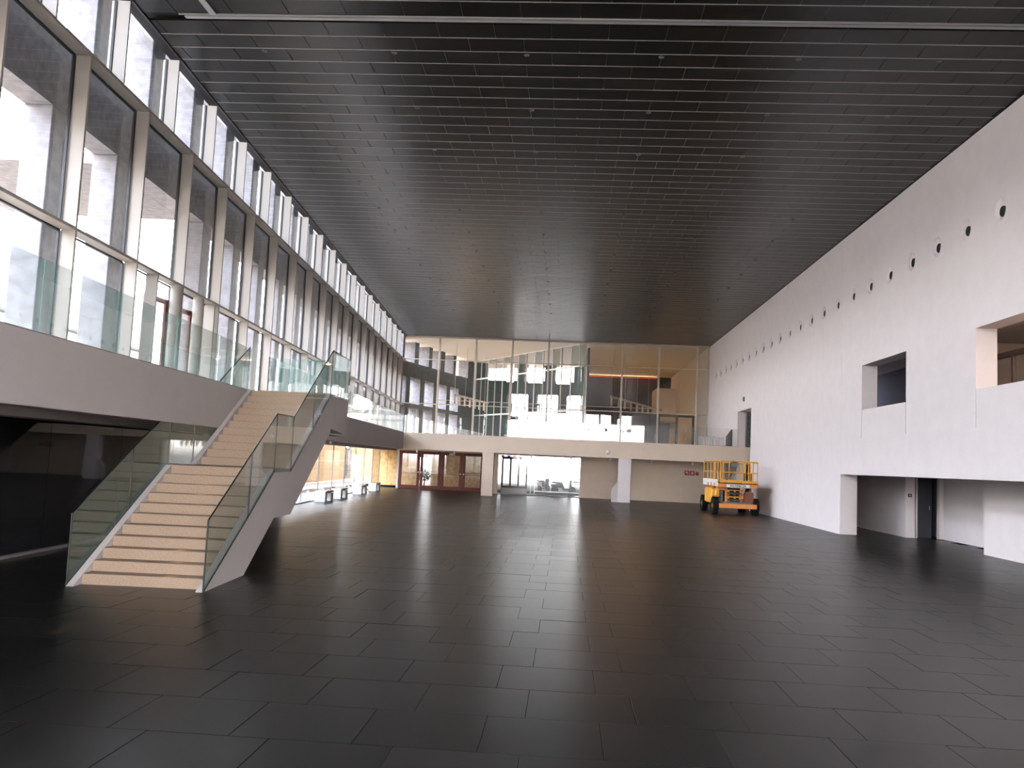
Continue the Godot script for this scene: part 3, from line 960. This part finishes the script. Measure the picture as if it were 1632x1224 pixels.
	for i in 4:
		slab("stile", rd, Vector3(i * 0.52 - 0.05, 0.38, -0.04), Vector3(i * 0.52 + 0.07, 2.3, 0.04), "red_wood", 0.006)
	slab("top_rail", rd, Vector3(0, 2.16, -0.04), Vector3(1.95, 2.32, 0.04), "red_wood", 0.006)
	slab("bottom_rail", rd, Vector3(0, 0.32, -0.04), Vector3(1.63, 0.46, 0.04), "red_wood", 0.006)
	for i in 3:
		slab("pane", rd, Vector3(i * 0.52 + 0.07, 0.46, -0.01), Vector3(i * 0.52 + 0.47, 2.16, 0.01), "fin_glass")
	slab("plinth", rd, Vector3(-0.05, -0.06, -0.12), Vector3(1.63, 0.32, 0.0), "grey_plaster")
	var rl := tag(root_of("low_railing", Vector3(-2.2, -0.06, -57.4)), "low metal railing in the bright street opening", "railing")
	for x in [0.0, 0.25, 3.2]:
		slab("post", rl, Vector3(x, 0, -0.025), Vector3(x + 0.05, 0.98, 0.025), "steel", 0.006)
	slab("rail", rl, Vector3(0.25, 0.20, -0.02), Vector3(3.2, 0.25, 0.02), "steel", 0.006)
	slab("rail", rl, Vector3(2.75, 0.88, -0.03), Vector3(3.3, 0.96, 0.03), "bench_wood", 0.006)
	slab("rail", rl, Vector3(0.2, 0.92, -0.03), Vector3(0.5, 0.98, 0.03), "bench_wood", 0.006)
	scooter(Vector3(-1.15, -0.06, -62.5), 0.5, "dark scooter parked in the bright street, beside the middle of the opening")
	scooter(Vector3(0.55, -0.06, -61.0), 1.9, "dark scooter parked in the bright street, at the plain beige wall end of the opening")
	var fm := ["flag_red", "flag_blue", "flag_orange", "flag_brown", "flag_red", "flag_orange", "flag_brown", "flag_orange"]
	var fx := [-3.95, -3.55, -3.2, -1.3, -0.95, -0.60, -0.30, 0.0]
	var words_ := ["red pennant beside", "blue pennant above", "orange pennant above", "brown pennant above the middle of", "red pennant above the middle of", "orange pennant above the far half of", "brown pennant near the end of", "orange pennant at the end of"]
	for i in 8:
		var st := st_new()
		var hgt := 0.25 if i < 3 else 0.40
		add_prism(st, PackedVector2Array([Vector2(-0.12, 0), Vector2(0.12, 0), Vector2(0.10, -hgt * 0.6), Vector2(0.0, -hgt)]), Vector3.ZERO, Vector3.RIGHT, Vector3.UP, Vector3(0, 0, 1), -0.006, 0.006)
		var o := part(numbered("pennant"), mesh_of(st, fm[i]), self, Vector3(fx[i], 2.40, -55.6))
		tag(o, "%s the bright street opening, hanging under its head" % words_[i], "pennant")

func scooter(at: Vector3, turn: float, label: String) -> void:
	var o := tag(root_of("scooter", at, turn), label, "scooter", "scooters parked in the street")
	for z in [0.0, -1.25]:
		var st := st_new()
		add_lathe(st, PackedVector2Array([Vector2(0, -0.04), Vector2(0.12, -0.05), Vector2(0.24, -0.05), Vector2(0.27, 0.0), Vector2(0.24, 0.05), Vector2(0.12, 0.05), Vector2(0, 0.04)]), Vector3.ZERO, Vector3.RIGHT, 20)
		part("wheel", mesh_of(st, "rubber"), o, Vector3(0, 0.27, z))
	var bd := st_new()
	add_prism(bd, PackedVector2Array([Vector2(-0.15, 0.25), Vector2(-0.55, 0.25), Vector2(-0.75, 0.40), Vector2(-1.45, 0.48), Vector2(-1.55, 0.66), Vector2(-0.72, 0.72), Vector2(-0.62, 0.40), Vector2(-0.25, 0.38), Vector2(-0.18, 0.95), Vector2(-0.08, 0.95)]), Vector3.ZERO, Vector3(0, 0, 1), Vector3.UP, Vector3.RIGHT, -0.14, 0.14)
	part("body", mesh_of(bd, "window_dark"), o)
	slab("seat", o, Vector3(-0.15, 0.70, -1.45), Vector3(0.15, 0.82, -0.74), "black", 0.04)
	var hb := st_new()
	add_tube(hb, [Vector3(-0.33, 1.02, -0.16), Vector3(0, 0.97, -0.12), Vector3(0.33, 1.02, -0.16)], 0.018, 8)
	add_tube(hb, [Vector3(0, 0.27, 0.0), Vector3(0, 0.98, -0.13)], 0.03, 8)
	part("handlebar", mesh_of(hb, "black"), o)

func tree(at: Vector3, label: String) -> void:
	var o := tag(root_of("tree", at), label, "tree")
	var st := st_new()
	add_tube(st, [Vector3(0, 0, 0), Vector3(0.03, 0.3, 0), Vector3(0, 0.6, 0.02)], 0.05, 8)
	part("trunk", mesh_of(st, "bark"), o)
	var rng := RandomNumberGenerator.new()
	rng.seed = 9
	var cr := st_new()
	for i in 900:
		var d := Vector3(rng.randfn(), rng.randfn(), rng.randfn()).normalized() * pow(rng.randf(), 0.4)
		var c := Vector3(0, 0.80, 0) + d * Vector3(0.60, 0.50, 0.60)
		var e := Vector3(rng.randfn(), rng.randfn(), rng.randfn()).normalized()
		var f := e.cross(Vector3.UP).normalized()
		tri(cr, c - f * 0.05, c + f * 0.05, c + e * 0.16, e.cross(f))
	part("crown", mesh_of(cr, "leaf"), o)

# ---- the stair with solid sides and glass guards
func nth(i: int) -> String:
	return ["first", "second", "third", "fourth", "fifth", "sixth", "seventh", "eighth", "ninth", "tenth", "eleventh", "twelfth", "thirteenth", "fourteenth", "fifteenth", "sixteenth", "seventeenth", "eighteenth", "nineteenth", "twentieth", "twenty-first", "twenty-second", "twenty-third"][i]

const TREAD := 0.29773
const RISE := 0.155
const SW := 1.736

func build_stair() -> void:
	var o := tag(root_of("staircase", Vector3(-6.87649, 0, -12.48336), 0.05664525), "beige stone staircase with solid pale sides and glass guards rising to the gallery", "staircase")
	var land := 10.0 * TREAD + 1.496
	var step := box_mesh(Vector3(SW, RISE + 0.10, TREAD + 0.06), 0.008)
	for i in 10:
		part("step", step, o, Vector3(SW * 0.5, RISE * (i + 1) - (RISE + 0.10) * 0.5, -(TREAD * i + (TREAD + 0.06) * 0.5)), "stair_stone")
	part("landing", box_mesh(Vector3(SW, RISE + 0.10, 1.55), 0.008), o, Vector3(SW * 0.5, RISE * 11 - (RISE + 0.10) * 0.5, -(TREAD * 10 + 0.775)), "stair_stone")
	for i in 10:
		part("step", step, o, Vector3(SW * 0.5, RISE * (12 + i) - (RISE + 0.10) * 0.5, -(land + TREAD * i + (TREAD + 0.06) * 0.5)), "stair_stone")
	var top_s := land + TREAD * 10.0
	part("landing", box_mesh(Vector3(SW + 0.2, RISE + 0.10, 9.56 - top_s), 0.008), o, Vector3(SW * 0.5 - 0.1, DECK - (RISE + 0.10) * 0.5, -(top_s + 9.56) * 0.5), "stair_stone")
	# solid sides
	var side := PackedVector2Array([Vector2(-0.25, 0.0), Vector2(3.01, 1.705), Vector2(4.19, 1.705), Vector2(7.40, 3.405), Vector2(9.58, 3.405), Vector2(9.58, 2.46), Vector2(7.54, 2.46), Vector2(7.35, 2.37), Vector2(4.42, 0.82), Vector2(3.23, 0.82), Vector2(1.64, 0.0)])
	var fw := Vector3(0, 0, -1)
	for x in [-0.10, SW]:
		var st := st_new()
		add_prism(st, side, Vector3.ZERO, fw, Vector3.UP, Vector3.RIGHT, x, x + 0.10)
		part("string", mesh_of(st, "grey_plaster"), o)
	var gap := st_new()
	add_prism(gap, PackedVector2Array([Vector2(7.62, 2.50), Vector2(7.66, 2.60), Vector2(9.2, 2.52)]), Vector3.ZERO, fw, Vector3.UP, Vector3.RIGHT, SW + 0.099, SW + 0.103)
	part("shadow_gap", mesh_of(gap, "black"), o)
	var under := PackedVector2Array([Vector2(0.02, 0.0), Vector2(3.0, 1.45), Vector2(4.5, 1.5), Vector2(7.5, 3.1), Vector2(9.57, 3.15), Vector2(9.57, 2.47), Vector2(7.52, 2.48), Vector2(4.42, 0.84), Vector2(3.23, 0.84), Vector2(1.60, 0.0)])
	var su := st_new()
	add_prism(su, under, Vector3.ZERO, fw, Vector3.UP, Vector3.RIGHT, 0.0, SW)
	part("body", mesh_of(su, "grey_plaster"), o)
	# glass guards: sloping panes with dark polished rims
	var line := func(s: float, up: float) -> float:
		var pts := [Vector2(-0.27, 0.0), Vector2(3.0, 1.70), Vector2(4.17, 1.70), Vector2(7.38, 3.40), Vector2(9.6, 3.40)]
		for i in 4:
			if s <= pts[i + 1].x:
				return lerpf(pts[i].y, pts[i + 1].y, (s - pts[i].x) / (pts[i + 1].x - pts[i].x)) + up
		return 3.40 + up
	for sd in 2:
		var x := SW + 0.10 if sd == 1 else -0.122
		var cuts := [-0.25, 1.62, 3.0, 4.17, 5.78, 7.38, 9.55] if sd == 1 else [-0.22, 1.62, 3.1, 4.32, 5.86, 7.45]
		for i in cuts.size() - 1:
			var a: float = cuts[i] + (0.004 if i else 0.0)
			var b: float = cuts[i + 1] - 0.004
			var lo_a: float = line.call(a, -0.05)
			var lo_b: float = line.call(b, -0.05)
			var poly := PackedVector2Array([Vector2(a, maxf(lo_a, 0.005)), Vector2(b, lo_b), Vector2(b, line.call(b, 1.0)), Vector2(a, line.call(a, 1.0))])
			var face := st_new()
			add_prism(face, poly, Vector3.ZERO, fw, Vector3.UP, Vector3.RIGHT, x, x + 0.022, true, false)
			var pn := part("glass_pane", mesh_of(face, "rail_glass"), o)
			var rim := st_new()
			add_prism(rim, poly, Vector3.ZERO, fw, Vector3.UP, Vector3.RIGHT, x + 0.0005, x + 0.0215, false, true)
			# a thin cap along the top and the free ends catches the eye as a dark line
			add_tube(rim, [Vector3(x + 0.011, poly[3].y, -poly[3].x), Vector3(x + 0.011, poly[2].y, -poly[2].x)], 0.0125, 6)
			if i == 0:
				add_tube(rim, [Vector3(x + 0.011, poly[0].y, -poly[0].x), Vector3(x + 0.011, poly[3].y, -poly[3].x)], 0.0125, 6)
			part("edge", mesh_of(rim, "glass_edge"), pn)
	slab("glass_pane", o, Vector3(-0.1, DECK, -9.575), Vector3(SW + 0.1, 4.39, -9.553), "gallery_glass")

# ---- yellow scissor lift
func build_lift() -> void:
	var o := tag(root_of("scissor_lift", Vector3(8.06, 0, -42.0), 0.02), "yellow and orange scissor lift platform parked against the white wall under the far gallery", "scissor lift")
	# local: x across (-1..1), z from 0 (front) to -3.9
	for p in [[-0.93, -0.45], [0.95, -0.45], [-0.93, -3.3], [0.95, -3.3]]:
		var st := st_new()
		add_lathe(st, PackedVector2Array([Vector2(0.16, -0.13), Vector2(0.33, -0.135), Vector2(0.38, -0.09), Vector2(0.385, 0.09), Vector2(0.33, 0.135), Vector2(0.16, 0.13)]), Vector3.ZERO, Vector3.RIGHT, 28)
		for k in 22:
			var an := TAU * k / 22.0
			add_box(st, Vector3(0, cos(an) * 0.385, sin(an) * 0.385), Vector3(0.26, 0.03, 0.05), 0.0, Basis(Vector3.RIGHT, an))
		var w := part("wheel", mesh_of(st, "rubber"), o, Vector3(p[0], 0.395, p[1]))
		var hb := st_new()
		add_lathe(hb, PackedVector2Array([Vector2(0, -0.13), Vector2(0.06, -0.13), Vector2(0.07, -0.08), Vector2(0.17, -0.10), Vector2(0.17, 0.10), Vector2(0.07, 0.08), Vector2(0.06, 0.13), Vector2(0, 0.13)]), Vector3.ZERO, Vector3.RIGHT, 16)
		part("hub", mesh_of(hb, "yellow_paint"), w)
	slab("chassis", o, Vector3(-0.62, 0.42, -3.9), Vector3(0.72, 0.60, -0.2), "machine_grey", 0.02)
	slab("bumper", o, Vector3(-0.80, 0.30, -0.20), Vector3(0.95, 0.52, 0.0), "orange_paint", 0.02)
	slab("axle", o, Vector3(-0.85, 0.33, -3.38), Vector3(0.9, 0.45, -3.22), "machine_grey", 0.02)
	# engine boxes beside the scissor stack
	slab("engine_box", o, Vector3(-1.02, 0.48, -2.7), Vector3(-0.72, 1.20, -0.95), "yellow_paint", 0.06)
	slab("engine_box", o, Vector3(-0.98, 0.80, -0.92), Vector3(-0.74, 1.18, -0.20), "yellow_paint", 0.06)
	slab("tank", o, Vector3(-0.70, 0.50, -1.8), Vector3(-0.56, 1.14, -0.35), "machine_grey", 0.04)
	slab("battery_box", o, Vector3(-0.54, 0.60, -1.5), Vector3(-0.48, 1.12, -0.5), "black", 0.03)
	var hy := st_new()
	add_prism(hy, PackedVector2Array([Vector2(0.42, 0.53), Vector2(0.78, 0.53), Vector2(0.84, 0.60), Vector2(0.84, 1.02), Vector2(0.78, 1.09), Vector2(0.46, 1.09), Vector2(0.42, 1.02)]), Vector3.ZERO, Vector3.RIGHT, Vector3.UP, Vector3(0, 0, 1), -0.45, -0.25)
	part("hydraulic_box", mesh_of(hy, "machine_brown"), o)
	slab("side_plate", o, Vector3(0.86, 0.60, -1.2), Vector3(0.92, 1.24, -0.9), "pale_panel", 0.01)
	# folded scissor arms: crossing bars stacked in pairs
	for k in 4:
		var y := 0.63 + k * 0.155
		for sx in [-1.0, 1.0]:
			for tl in [-1.0, 1.0]:
				var st := st_new()
				add_box(st, Vector3.ZERO, Vector3(0.07, 0.10, 3.2), 0.012, Basis(Vector3.RIGHT, tl * 0.018))
				part("scissor_arm", mesh_of(st, "orange_paint"), o, Vector3(sx * (0.36 if tl < 0 else 0.28), y, -2.05))
		var cr := st_new()
		add_tube(cr, [Vector3(-0.42, y + 0.04, -0.48), Vector3(0.42, y + 0.04, -0.48)], 0.026, 10)
		for x in [-0.36, 0.0, 0.36]:
			add_box(cr, Vector3(x, y - 0.01, -0.47), Vector3(0.09, 0.07, 0.09), 0.01)
		part("pivot_rod", mesh_of(cr, "yellow_paint" if k % 2 else "machine_grey"), o)
	slab("upright", o, Vector3(-0.48, 0.52, -0.42), Vector3(-0.38, 1.24, -0.30), "orange_paint", 0.015)
	slab("gusset", o, Vector3(-0.85, 1.12, -0.6), Vector3(-0.42, 1.26, -0.40), "orange_paint", 0.02)
	# platform
	slab("deck", o, Vector3(-0.85, 1.26, -3.9), Vector3(0.98, 1.44, -0.02), "orange_paint", 0.015)
	slab("side_board", o, Vector3(-0.92, 1.30, -3.8), Vector3(-0.852, 1.62, -0.10), "pale_panel", 0.012)
	slab("stack_panel", o, Vector3(-0.42, 0.60, -3.7), Vector3(0.42, 1.24, -3.6), "black")
	for x in [-0.2, 0.0, 0.2]:
		slab("stack_stay", o, Vector3(x - 0.1, 0.62, -0.75), Vector3(x + 0.1, 1.24, -0.70), "black")
	slab("deck_edge", o, Vector3(-0.80, 1.44, -3.9), Vector3(0.98, 1.49, 0.0), "black")
	slab("toe_board", o, Vector3(-0.80, 1.49, -0.03), Vector3(0.98, 1.60, 0.0), "yellow_paint", 0.006)
	slab("toe_board", o, Vector3(0.95, 1.49, -3.9), Vector3(0.98, 1.60, -0.03), "yellow_paint", 0.006)
	slab("toe_board", o, Vector3(-0.80, 1.49, -3.9), Vector3(0.98, 1.60, -3.87), "yellow_paint", 0.006)
	for z in [-0.5, -1.3, -2.1]:
		slab("stripe_plate", o, Vector3(-0.93, 1.30, z - 0.4), Vector3(-0.92, 1.46, z), "orange_paint")
	var sg := slab("sign_plate", o, Vector3(-0.48, 1.28, -0.02), Vector3(0.58, 1.42, 0.008), "white_metal", 0.003)
	var tm := TextMesh.new()
	tm.text = "POTENCIA"
	var fnt := SystemFont.new()
	fnt.font_names = PackedStringArray(["Droid Sans"])
	fnt.font_weight = 700
	tm.font = fnt
	tm.font_size = 24
	tm.pixel_size = 0.0062
	tm.depth = 0.004
	part("lettering", tm, sg, Vector3(0, 0, 0.016), "sign_dark")
	# guard rails
	var rails := func(pts: Array, r: float) -> void:
		var st := st_new()
		add_tube(st, pts, r, 8)
		part("guard_rail", mesh_of(st, "yellow_paint"), o)
	for y in [1.98, 2.50]:
		rails.call([Vector3(-0.78, y, 0), Vector3(0.90, y, 0), Vector3(0.965, y - 0.04, -0.02), Vector3(0.965, y - 0.04, -3.85)], 0.022)
		rails.call([Vector3(-0.88, y, -0.03), Vector3(-0.88, y, -3.80), Vector3(0.96, y - 0.04, -3.86)], 0.022)
	var posts := [[-0.78, 0.0], [-0.66, -0.01], [-0.72, -0.2], [0.28, 0.0], [0.38, 0.0], [0.52, 0.0], [0.60, 0.0], [0.72, 0.0], [0.94, -0.01], [0.965, -1.0], [0.965, -2.0], [0.965, -3.0], [0.965, -3.84], [-0.88, -0.05], [-0.88, -0.75], [-0.88, -1.0], [-0.88, -1.9], [-0.88, -2.8], [-0.88, -3.78], [-0.4, -3.84], [0.4, -3.85]]
	for p in posts:
		var st := st_new()
		add_tube(st, [Vector3(p[0], 1.47, p[1]), Vector3(p[0], 2.50, p[1])], 0.021, 8)
		part("rail_post", mesh_of(st, "yellow_paint"), o)
	for x in [0.40, 0.70]:
		slab("kick_plate", o, Vector3(x, 1.55, -0.5), Vector3(x + 0.08, 1.95, -0.45), "brown_wood", 0.01)
	var cb := slab("control_box", o, Vector3(-0.28, 2.22, -0.20), Vector3(0.02, 2.48, -0.03), "machine_grey", 0.03)
	slab("lever", cb, Vector3(-0.05, 0.12, -0.03), Vector3(-0.01, 0.20, 0.01), "black", 0.008)
	var cp := []
	for k in 9:
		var t := k / 8.0
		cp.append(Vector3(lerpf(-0.13, -0.48, t * t), lerpf(2.22, 1.60, t), -0.12 - 0.05 * sin(t * PI)))
	var cs := st_new()
	add_tube(cs, cp, 0.016, 8)
	part("cable", mesh_of(cs, "black"), o)

# ---- benches, lights, signs, gates and the rest
func build_small_things() -> void:
	# benches by the ground level glazing
	var first: Node3D = null
	var at := [[27.25, -1.62], [30.45, -1.58], [35.85, -1.55], [40.6, -1.52]]
	var bl := ["white block bench by the ground level glazing, closest to the staircase", "white block bench by the ground level glazing, second from the staircase", "white block bench by the ground level glazing, third from the staircase", "white block bench by the ground level glazing, closest to the red doors"]
	for i in 4:
		var b: Node3D
		if first == null:
			b = root_of("bench", on_facade(at[i][0], at[i][1]), FACADE_TURN)
			slab("end_block", b, Vector3(-0.22, 0, -0.42), Vector3(0.22, 0.44, 0.0), "white_metal", 0.01)
			slab("end_block", b, Vector3(-0.22, 0, -1.75), Vector3(0.22, 0.34, -1.20), "white_metal", 0.01)
			slab("seat", b, Vector3(-0.22, 0.36, -1.75), Vector3(0.22, 0.44, -0.42), "bench_wood", 0.01)
			first = b
		else:
			b = copy_of(first, "bench")
			b.position = on_facade(at[i][0], at[i][1])
		tag(b, bl[i], "bench", "benches by the ground level glazing")
	# recessed downlights between the ceiling tiles
	var dl := st_new()
	add_lathe(dl, PackedVector2Array([Vector2(0.0, -0.004), Vector2(0.035, -0.004), Vector2(0.045, -0.022), Vector2(0.058, -0.012), Vector2(0.062, 0.01)]), Vector3.ZERO, Vector3.UP, 16)
	var dm := mesh_of(dl, "machine_grey")
	for j in 12:
		var col := 0
		for i in range(-2, 4):
			var x := -1.15 + 2.82 * i
			var z := -17.85 - 2.92 * j
			if x < facade_x(z, -1.2) or x > 9.3:
				continue
			var o := part(numbered("downlight"), dm, self, Vector3(x, CEIL, z))
			tag(o, "round ceiling downlight, %s row beyond the pale track, %s from the glazed facade" % [nth(j), nth(col)], "downlight", "downlights in the dark ceiling")
			col += 1
	# cylinder lights under the far gallery
	var cl := st_new()
	add_lathe(cl, PackedVector2Array([Vector2(0, 0.22), Vector2(0.055, 0.22), Vector2(0.055, 0.0), Vector2(0.045, 0.0), Vector2(0.04, 0.04), Vector2(0.0, 0.04)]), Vector3.ZERO, Vector3.UP, 20)
	var cm := mesh_of(cl, "white_metal")
	var cx := [-8.65, -6.45, -1.97, 0.32, 2.59, 4.91, 7.29]
	var cw := ["in front of the first red door", "in front of the third red door", "at the open folding door", "at the edge of the street opening", "just before the white pillar", "just after the white pillar", "above the red fire signs"]
	for i in 7:
		var o := root_of("ceiling_spotlight", Vector3(cx[i], 2.28, -51.15))
		part("cylinder", cm, o)
		tag(o, "small white cylinder light under the far gallery %s" % cw[i], "spotlight", "cylinder lights under the far gallery")
	var ol := root_of("ceiling_spotlight", on_facade(25.3, -0.9, 2.40))
	part("cylinder", cm, ol)
	tag(ol, "small white cylinder light under the long gallery beside the staircase", "spotlight", "cylinder lights under the long gallery")
	# signs and detectors
	var ex := root_of("exit_sign", Vector3(-7.2, 2.30, -55.9))
	slab("plate", ex, Vector3(-0.18, -0.08, 0), Vector3(0.18, 0.08, 0.04), "sign_green", 0.006)
	slab("arrow", ex, Vector3(-0.10, -0.02, 0.04), Vector3(0.08, 0.02, 0.045), "white_metal")
	tag(ex, "pale green exit sign above the red doors", "sign")
	var dome := st_new()
	add_lathe(dome, PackedVector2Array([Vector2(0.0, 0.13), Vector2(0.06, 0.115), Vector2(0.105, 0.07), Vector2(0.12, 0.0)]), Vector3.ZERO, Vector3(0, 0, 1), 24)
	var dc := root_of("dome_sensor", Vector3(2.40, 2.80, -50.30))
	part("dome", mesh_of(dome, "white_metal"), dc)
	tag(dc, "white dome sensor on the face of the far gallery beam", "sensor")
	var lab := ["square red fire extinguisher sign, first of the two on the beige wall", "square red fire hose sign beside the round one on the beige wall"]
	for i in 2:
		var s := root_of("fire_sign", Vector3(7.42 + i * 0.31, 1.80, -54.379))
		slab("plate", s, Vector3(-0.14, -0.14, 0), Vector3(0.14, 0.14, 0.012), "sign_red", 0.003)
		if i == 1:
			slab("pictogram", s, Vector3(-0.045, -0.08, 0.012), Vector3(0.045, 0.06, 0.016), "white_metal", 0.002)
			slab("pictogram", s, Vector3(-0.02, 0.06, 0.012), Vector3(0.02, 0.09, 0.016), "white_metal", 0.001)
		else:
			slab("pictogram", s, Vector3(-0.075, 0.0, 0.012), Vector3(0.02, 0.08, 0.016), "white_metal", 0.002)
			slab("pictogram", s, Vector3(0.03, -0.08, 0.012), Vector3(0.06, 0.03, 0.016), "white_metal", 0.002)
		tag(s, lab[i], "sign", "fire signs on the beige wall")
	var al := st_new()
	add_lathe(al, PackedVector2Array([Vector2(0, 0.05), Vector2(0.05, 0.05), Vector2(0.06, 0.03), Vector2(0.11, 0.02), Vector2(0.11, 0.0)]), Vector3.ZERO, Vector3(0, 0, 1), 20)
	var ao := root_of("fire_alarm", Vector3(8.03, 1.78, -54.379))
	part("button", mesh_of(al, "sign_red"), ao)
	tag(ao, "round dark red alarm beside the square fire signs", "alarm")
	var rs := root_of("room_sign", Vector3(12.13, 1.47, -31.95))
	slab("plate", rs, Vector3(-0.06, -0.06, 0), Vector3(0.06, 0.06, 0.012), "sign_dark", 0.003)
	slab("pictogram", rs, Vector3(-0.015, -0.035, 0.012), Vector3(0.015, 0.02, 0.015), "white_metal", 0.001)
	slab("pictogram", rs, Vector3(-0.012, 0.024, 0.012), Vector3(0.012, 0.044, 0.015), "white_metal", 0.001)
	tag(rs, "small dark square sign on the pier in the recess", "sign")
	var ws := root_of("wall_sensor", Vector3(WALL_X, 6.02, -49.2))
	slab("housing", ws, Vector3(-0.07, -0.13, -0.10), Vector3(0, 0.13, 0.10), "machine_grey", 0.02)
	slab("lens", ws, Vector3(-0.085, -0.06, -0.04), Vector3(-0.068, 0.03, 0.04), "black", 0.006)
	tag(ws, "small grey sensor on the white wall above the gallery doorway", "sensor")
	var gate_door := structure("door_9", "grey door in the opening where the far gallery meets the white wall", Vector3(WALL_X + 0.5, DECK, -50.9), 0.0, "door")
	slab("leaf", gate_door, Vector3(0.0, 0, 0.0), Vector3(0.68, 1.95, 0.05), "dark_concrete", 0.006)
	for r in 4:
		for k in 2:
			slab("hook", gate_door, Vector3(0.12 + k * 0.28, 0.5 + r * 0.35, 0.05), Vector3(0.22 + k * 0.28, 0.53 + r * 0.35, 0.07), "machine_grey")
	# white turnstiles at the end of the far gallery
	var tf: Node3D = null
	for i in 6:
		var t: Node3D
		if tf == null:
			t = root_of("turnstile", Vector3(7.75, DECK, -51.6))
			var st := st_new()
			add_tube(st, [Vector3(-0.09, 0, 0), Vector3(-0.09, 0.52, 0), Vector3(-0.05, 0.56, 0), Vector3(0.05, 0.56, 0), Vector3(0.09, 0.52, 0), Vector3(0.09, 0, 0)], 0.022, 8)
			part("frame", mesh_of(st, "white_metal"), t)
			slab("panel", t, Vector3(-0.06, 0.05, -0.30), Vector3(0.06, 0.42, -0.26), "pale_panel", 0.006)
			slab("arm", t, Vector3(-0.02, 0.46, -0.45), Vector3(0.02, 0.49, -0.02), "steel", 0.005)
			tf = t
		else:
			t = copy_of(tf, "turnstile")
			t.position = Vector3(7.75 + i * 0.27, DECK, -51.6 - i * 0.12)
			t.scale = Vector3.ONE
		tag(t, "low white metal gate frame on the far gallery, %s from the lobby screen post" % nth(i), "turnstile", "white gate frames on the far gallery")
	var gs := root_of("glass_gate", Vector3(9.35, DECK, -52.4))
	var gst := st_new()
	add_prism(gst, PackedVector2Array([Vector2(0, 0), Vector2(0.36, 0), Vector2(0.36, 1.05), Vector2(0.30, 1.05), Vector2(0, 0.62)]), Vector3.ZERO, Vector3.RIGHT, Vector3.UP, Vector3(0, 0, 1), -0.02, 0.02)
	part("wing", mesh_of(gst, "dark_concrete"), gs)
	slab("foot", gs, Vector3(0, 0, -0.05), Vector3(0.36, 0.05, 0.05), "steel")
	tag(gs, "grey slanted gate wing beside the white gate frames on the far gallery", "gate")
	# pendant bars with cylinder lamps
	pendant_bar(Vector3(3.2, 7.18, -66.0), Vector3(8.6, 7.18, -80.2), 9, "pale pendant light bar with hanging cylinder lamps above the wooden lobby doors")
	pendant_bar(Vector3(-8.4, 6.75, -64.5), Vector3(-6.6, 6.75, -73.0), 7, "pale pendant light bar with cylinder lamps beside the pierced lobby wall")
	# two freestanding black frames on the lobby floor
	for i in 2:
		var x: float = [-7.6, -4.3][i]
		var o := root_of("barrier_frame", Vector3(x, DECK, FAR - 1.4))
		slab("post", o, Vector3(0, 0, -0.03), Vector3(0.06, 0.80, 0.03), "black", 0.008)
		slab("post", o, Vector3(0.46, 0, -0.03), Vector3(0.52, 0.80, 0.03), "black", 0.008)
		slab("bar", o, Vector3(0.06, 0.62, -0.02), Vector3(0.46, 0.70, 0.02), "black", 0.008)
		tag(o, "black metal barrier frame in the lobby, %s" % ["close to the pierced wall", "in front of the slanted glass"][i], "barrier")

func pendant_bar(a: Vector3, b: Vector3, n: int, label: String) -> void:
	var o := tag(root_of("pendant_light", a), label, "light")
	var st := st_new()
	var d := b - a
	add_box(st, d * 0.5, Vector3(0.10, 0.14, d.length()), 0.01, Basis.looking_at(d.normalized()))
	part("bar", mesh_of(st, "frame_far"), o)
	var cy := st_new()
	add_lathe(cy, PackedVector2Array([Vector2(0, 0.62), Vector2(0.085, 0.62), Vector2(0.085, 0.0), Vector2(0.07, 0.0), Vector2(0.065, 0.05)]), Vector3.ZERO, Vector3.UP, 20)
	var cm := mesh_of(cy, "frame_far")
	var gl := st_new()
	add_lathe(gl, PackedVector2Array([Vector2(0.066, 0.0), Vector2(0.0, 0.0)]), Vector3.ZERO, Vector3.DOWN, 16)
	var gm := mesh_of(gl, "lamp_glow")
	for i in n:
		var p := d * ((i + 0.15) / n) + Vector3(0, -0.69, 0)
		var c := part("lamp", cm, o, p)
		part("bulb", gm, c, Vector3(0, 0.03, 0))
		var l := SpotLight3D.new()
		l.name = "lamp_light"
		l.light_color = Color(1.0, 0.86, 0.60)
		l.light_energy = 18.0
		l.spot_range = 20.0
		l.spot_attenuation = 2.0
		l.spot_angle = 50.0
		l.light_size = 0.06
		l.shadow_enabled = true
		l.rotation.x = -PI / 2
		l.position = p + Vector3(0, -0.01, 0)
		o.add_child(l, true)
		if i % 2 == 0:
			var w := st_new()
			var top := CEIL - (a + p).y
			add_tube(w, [p + Vector3(0, 0.69, 0), p + Vector3(0, top, 0)], 0.014, 6)
			part("hanger", mesh_of(w, "frame_far"), o)
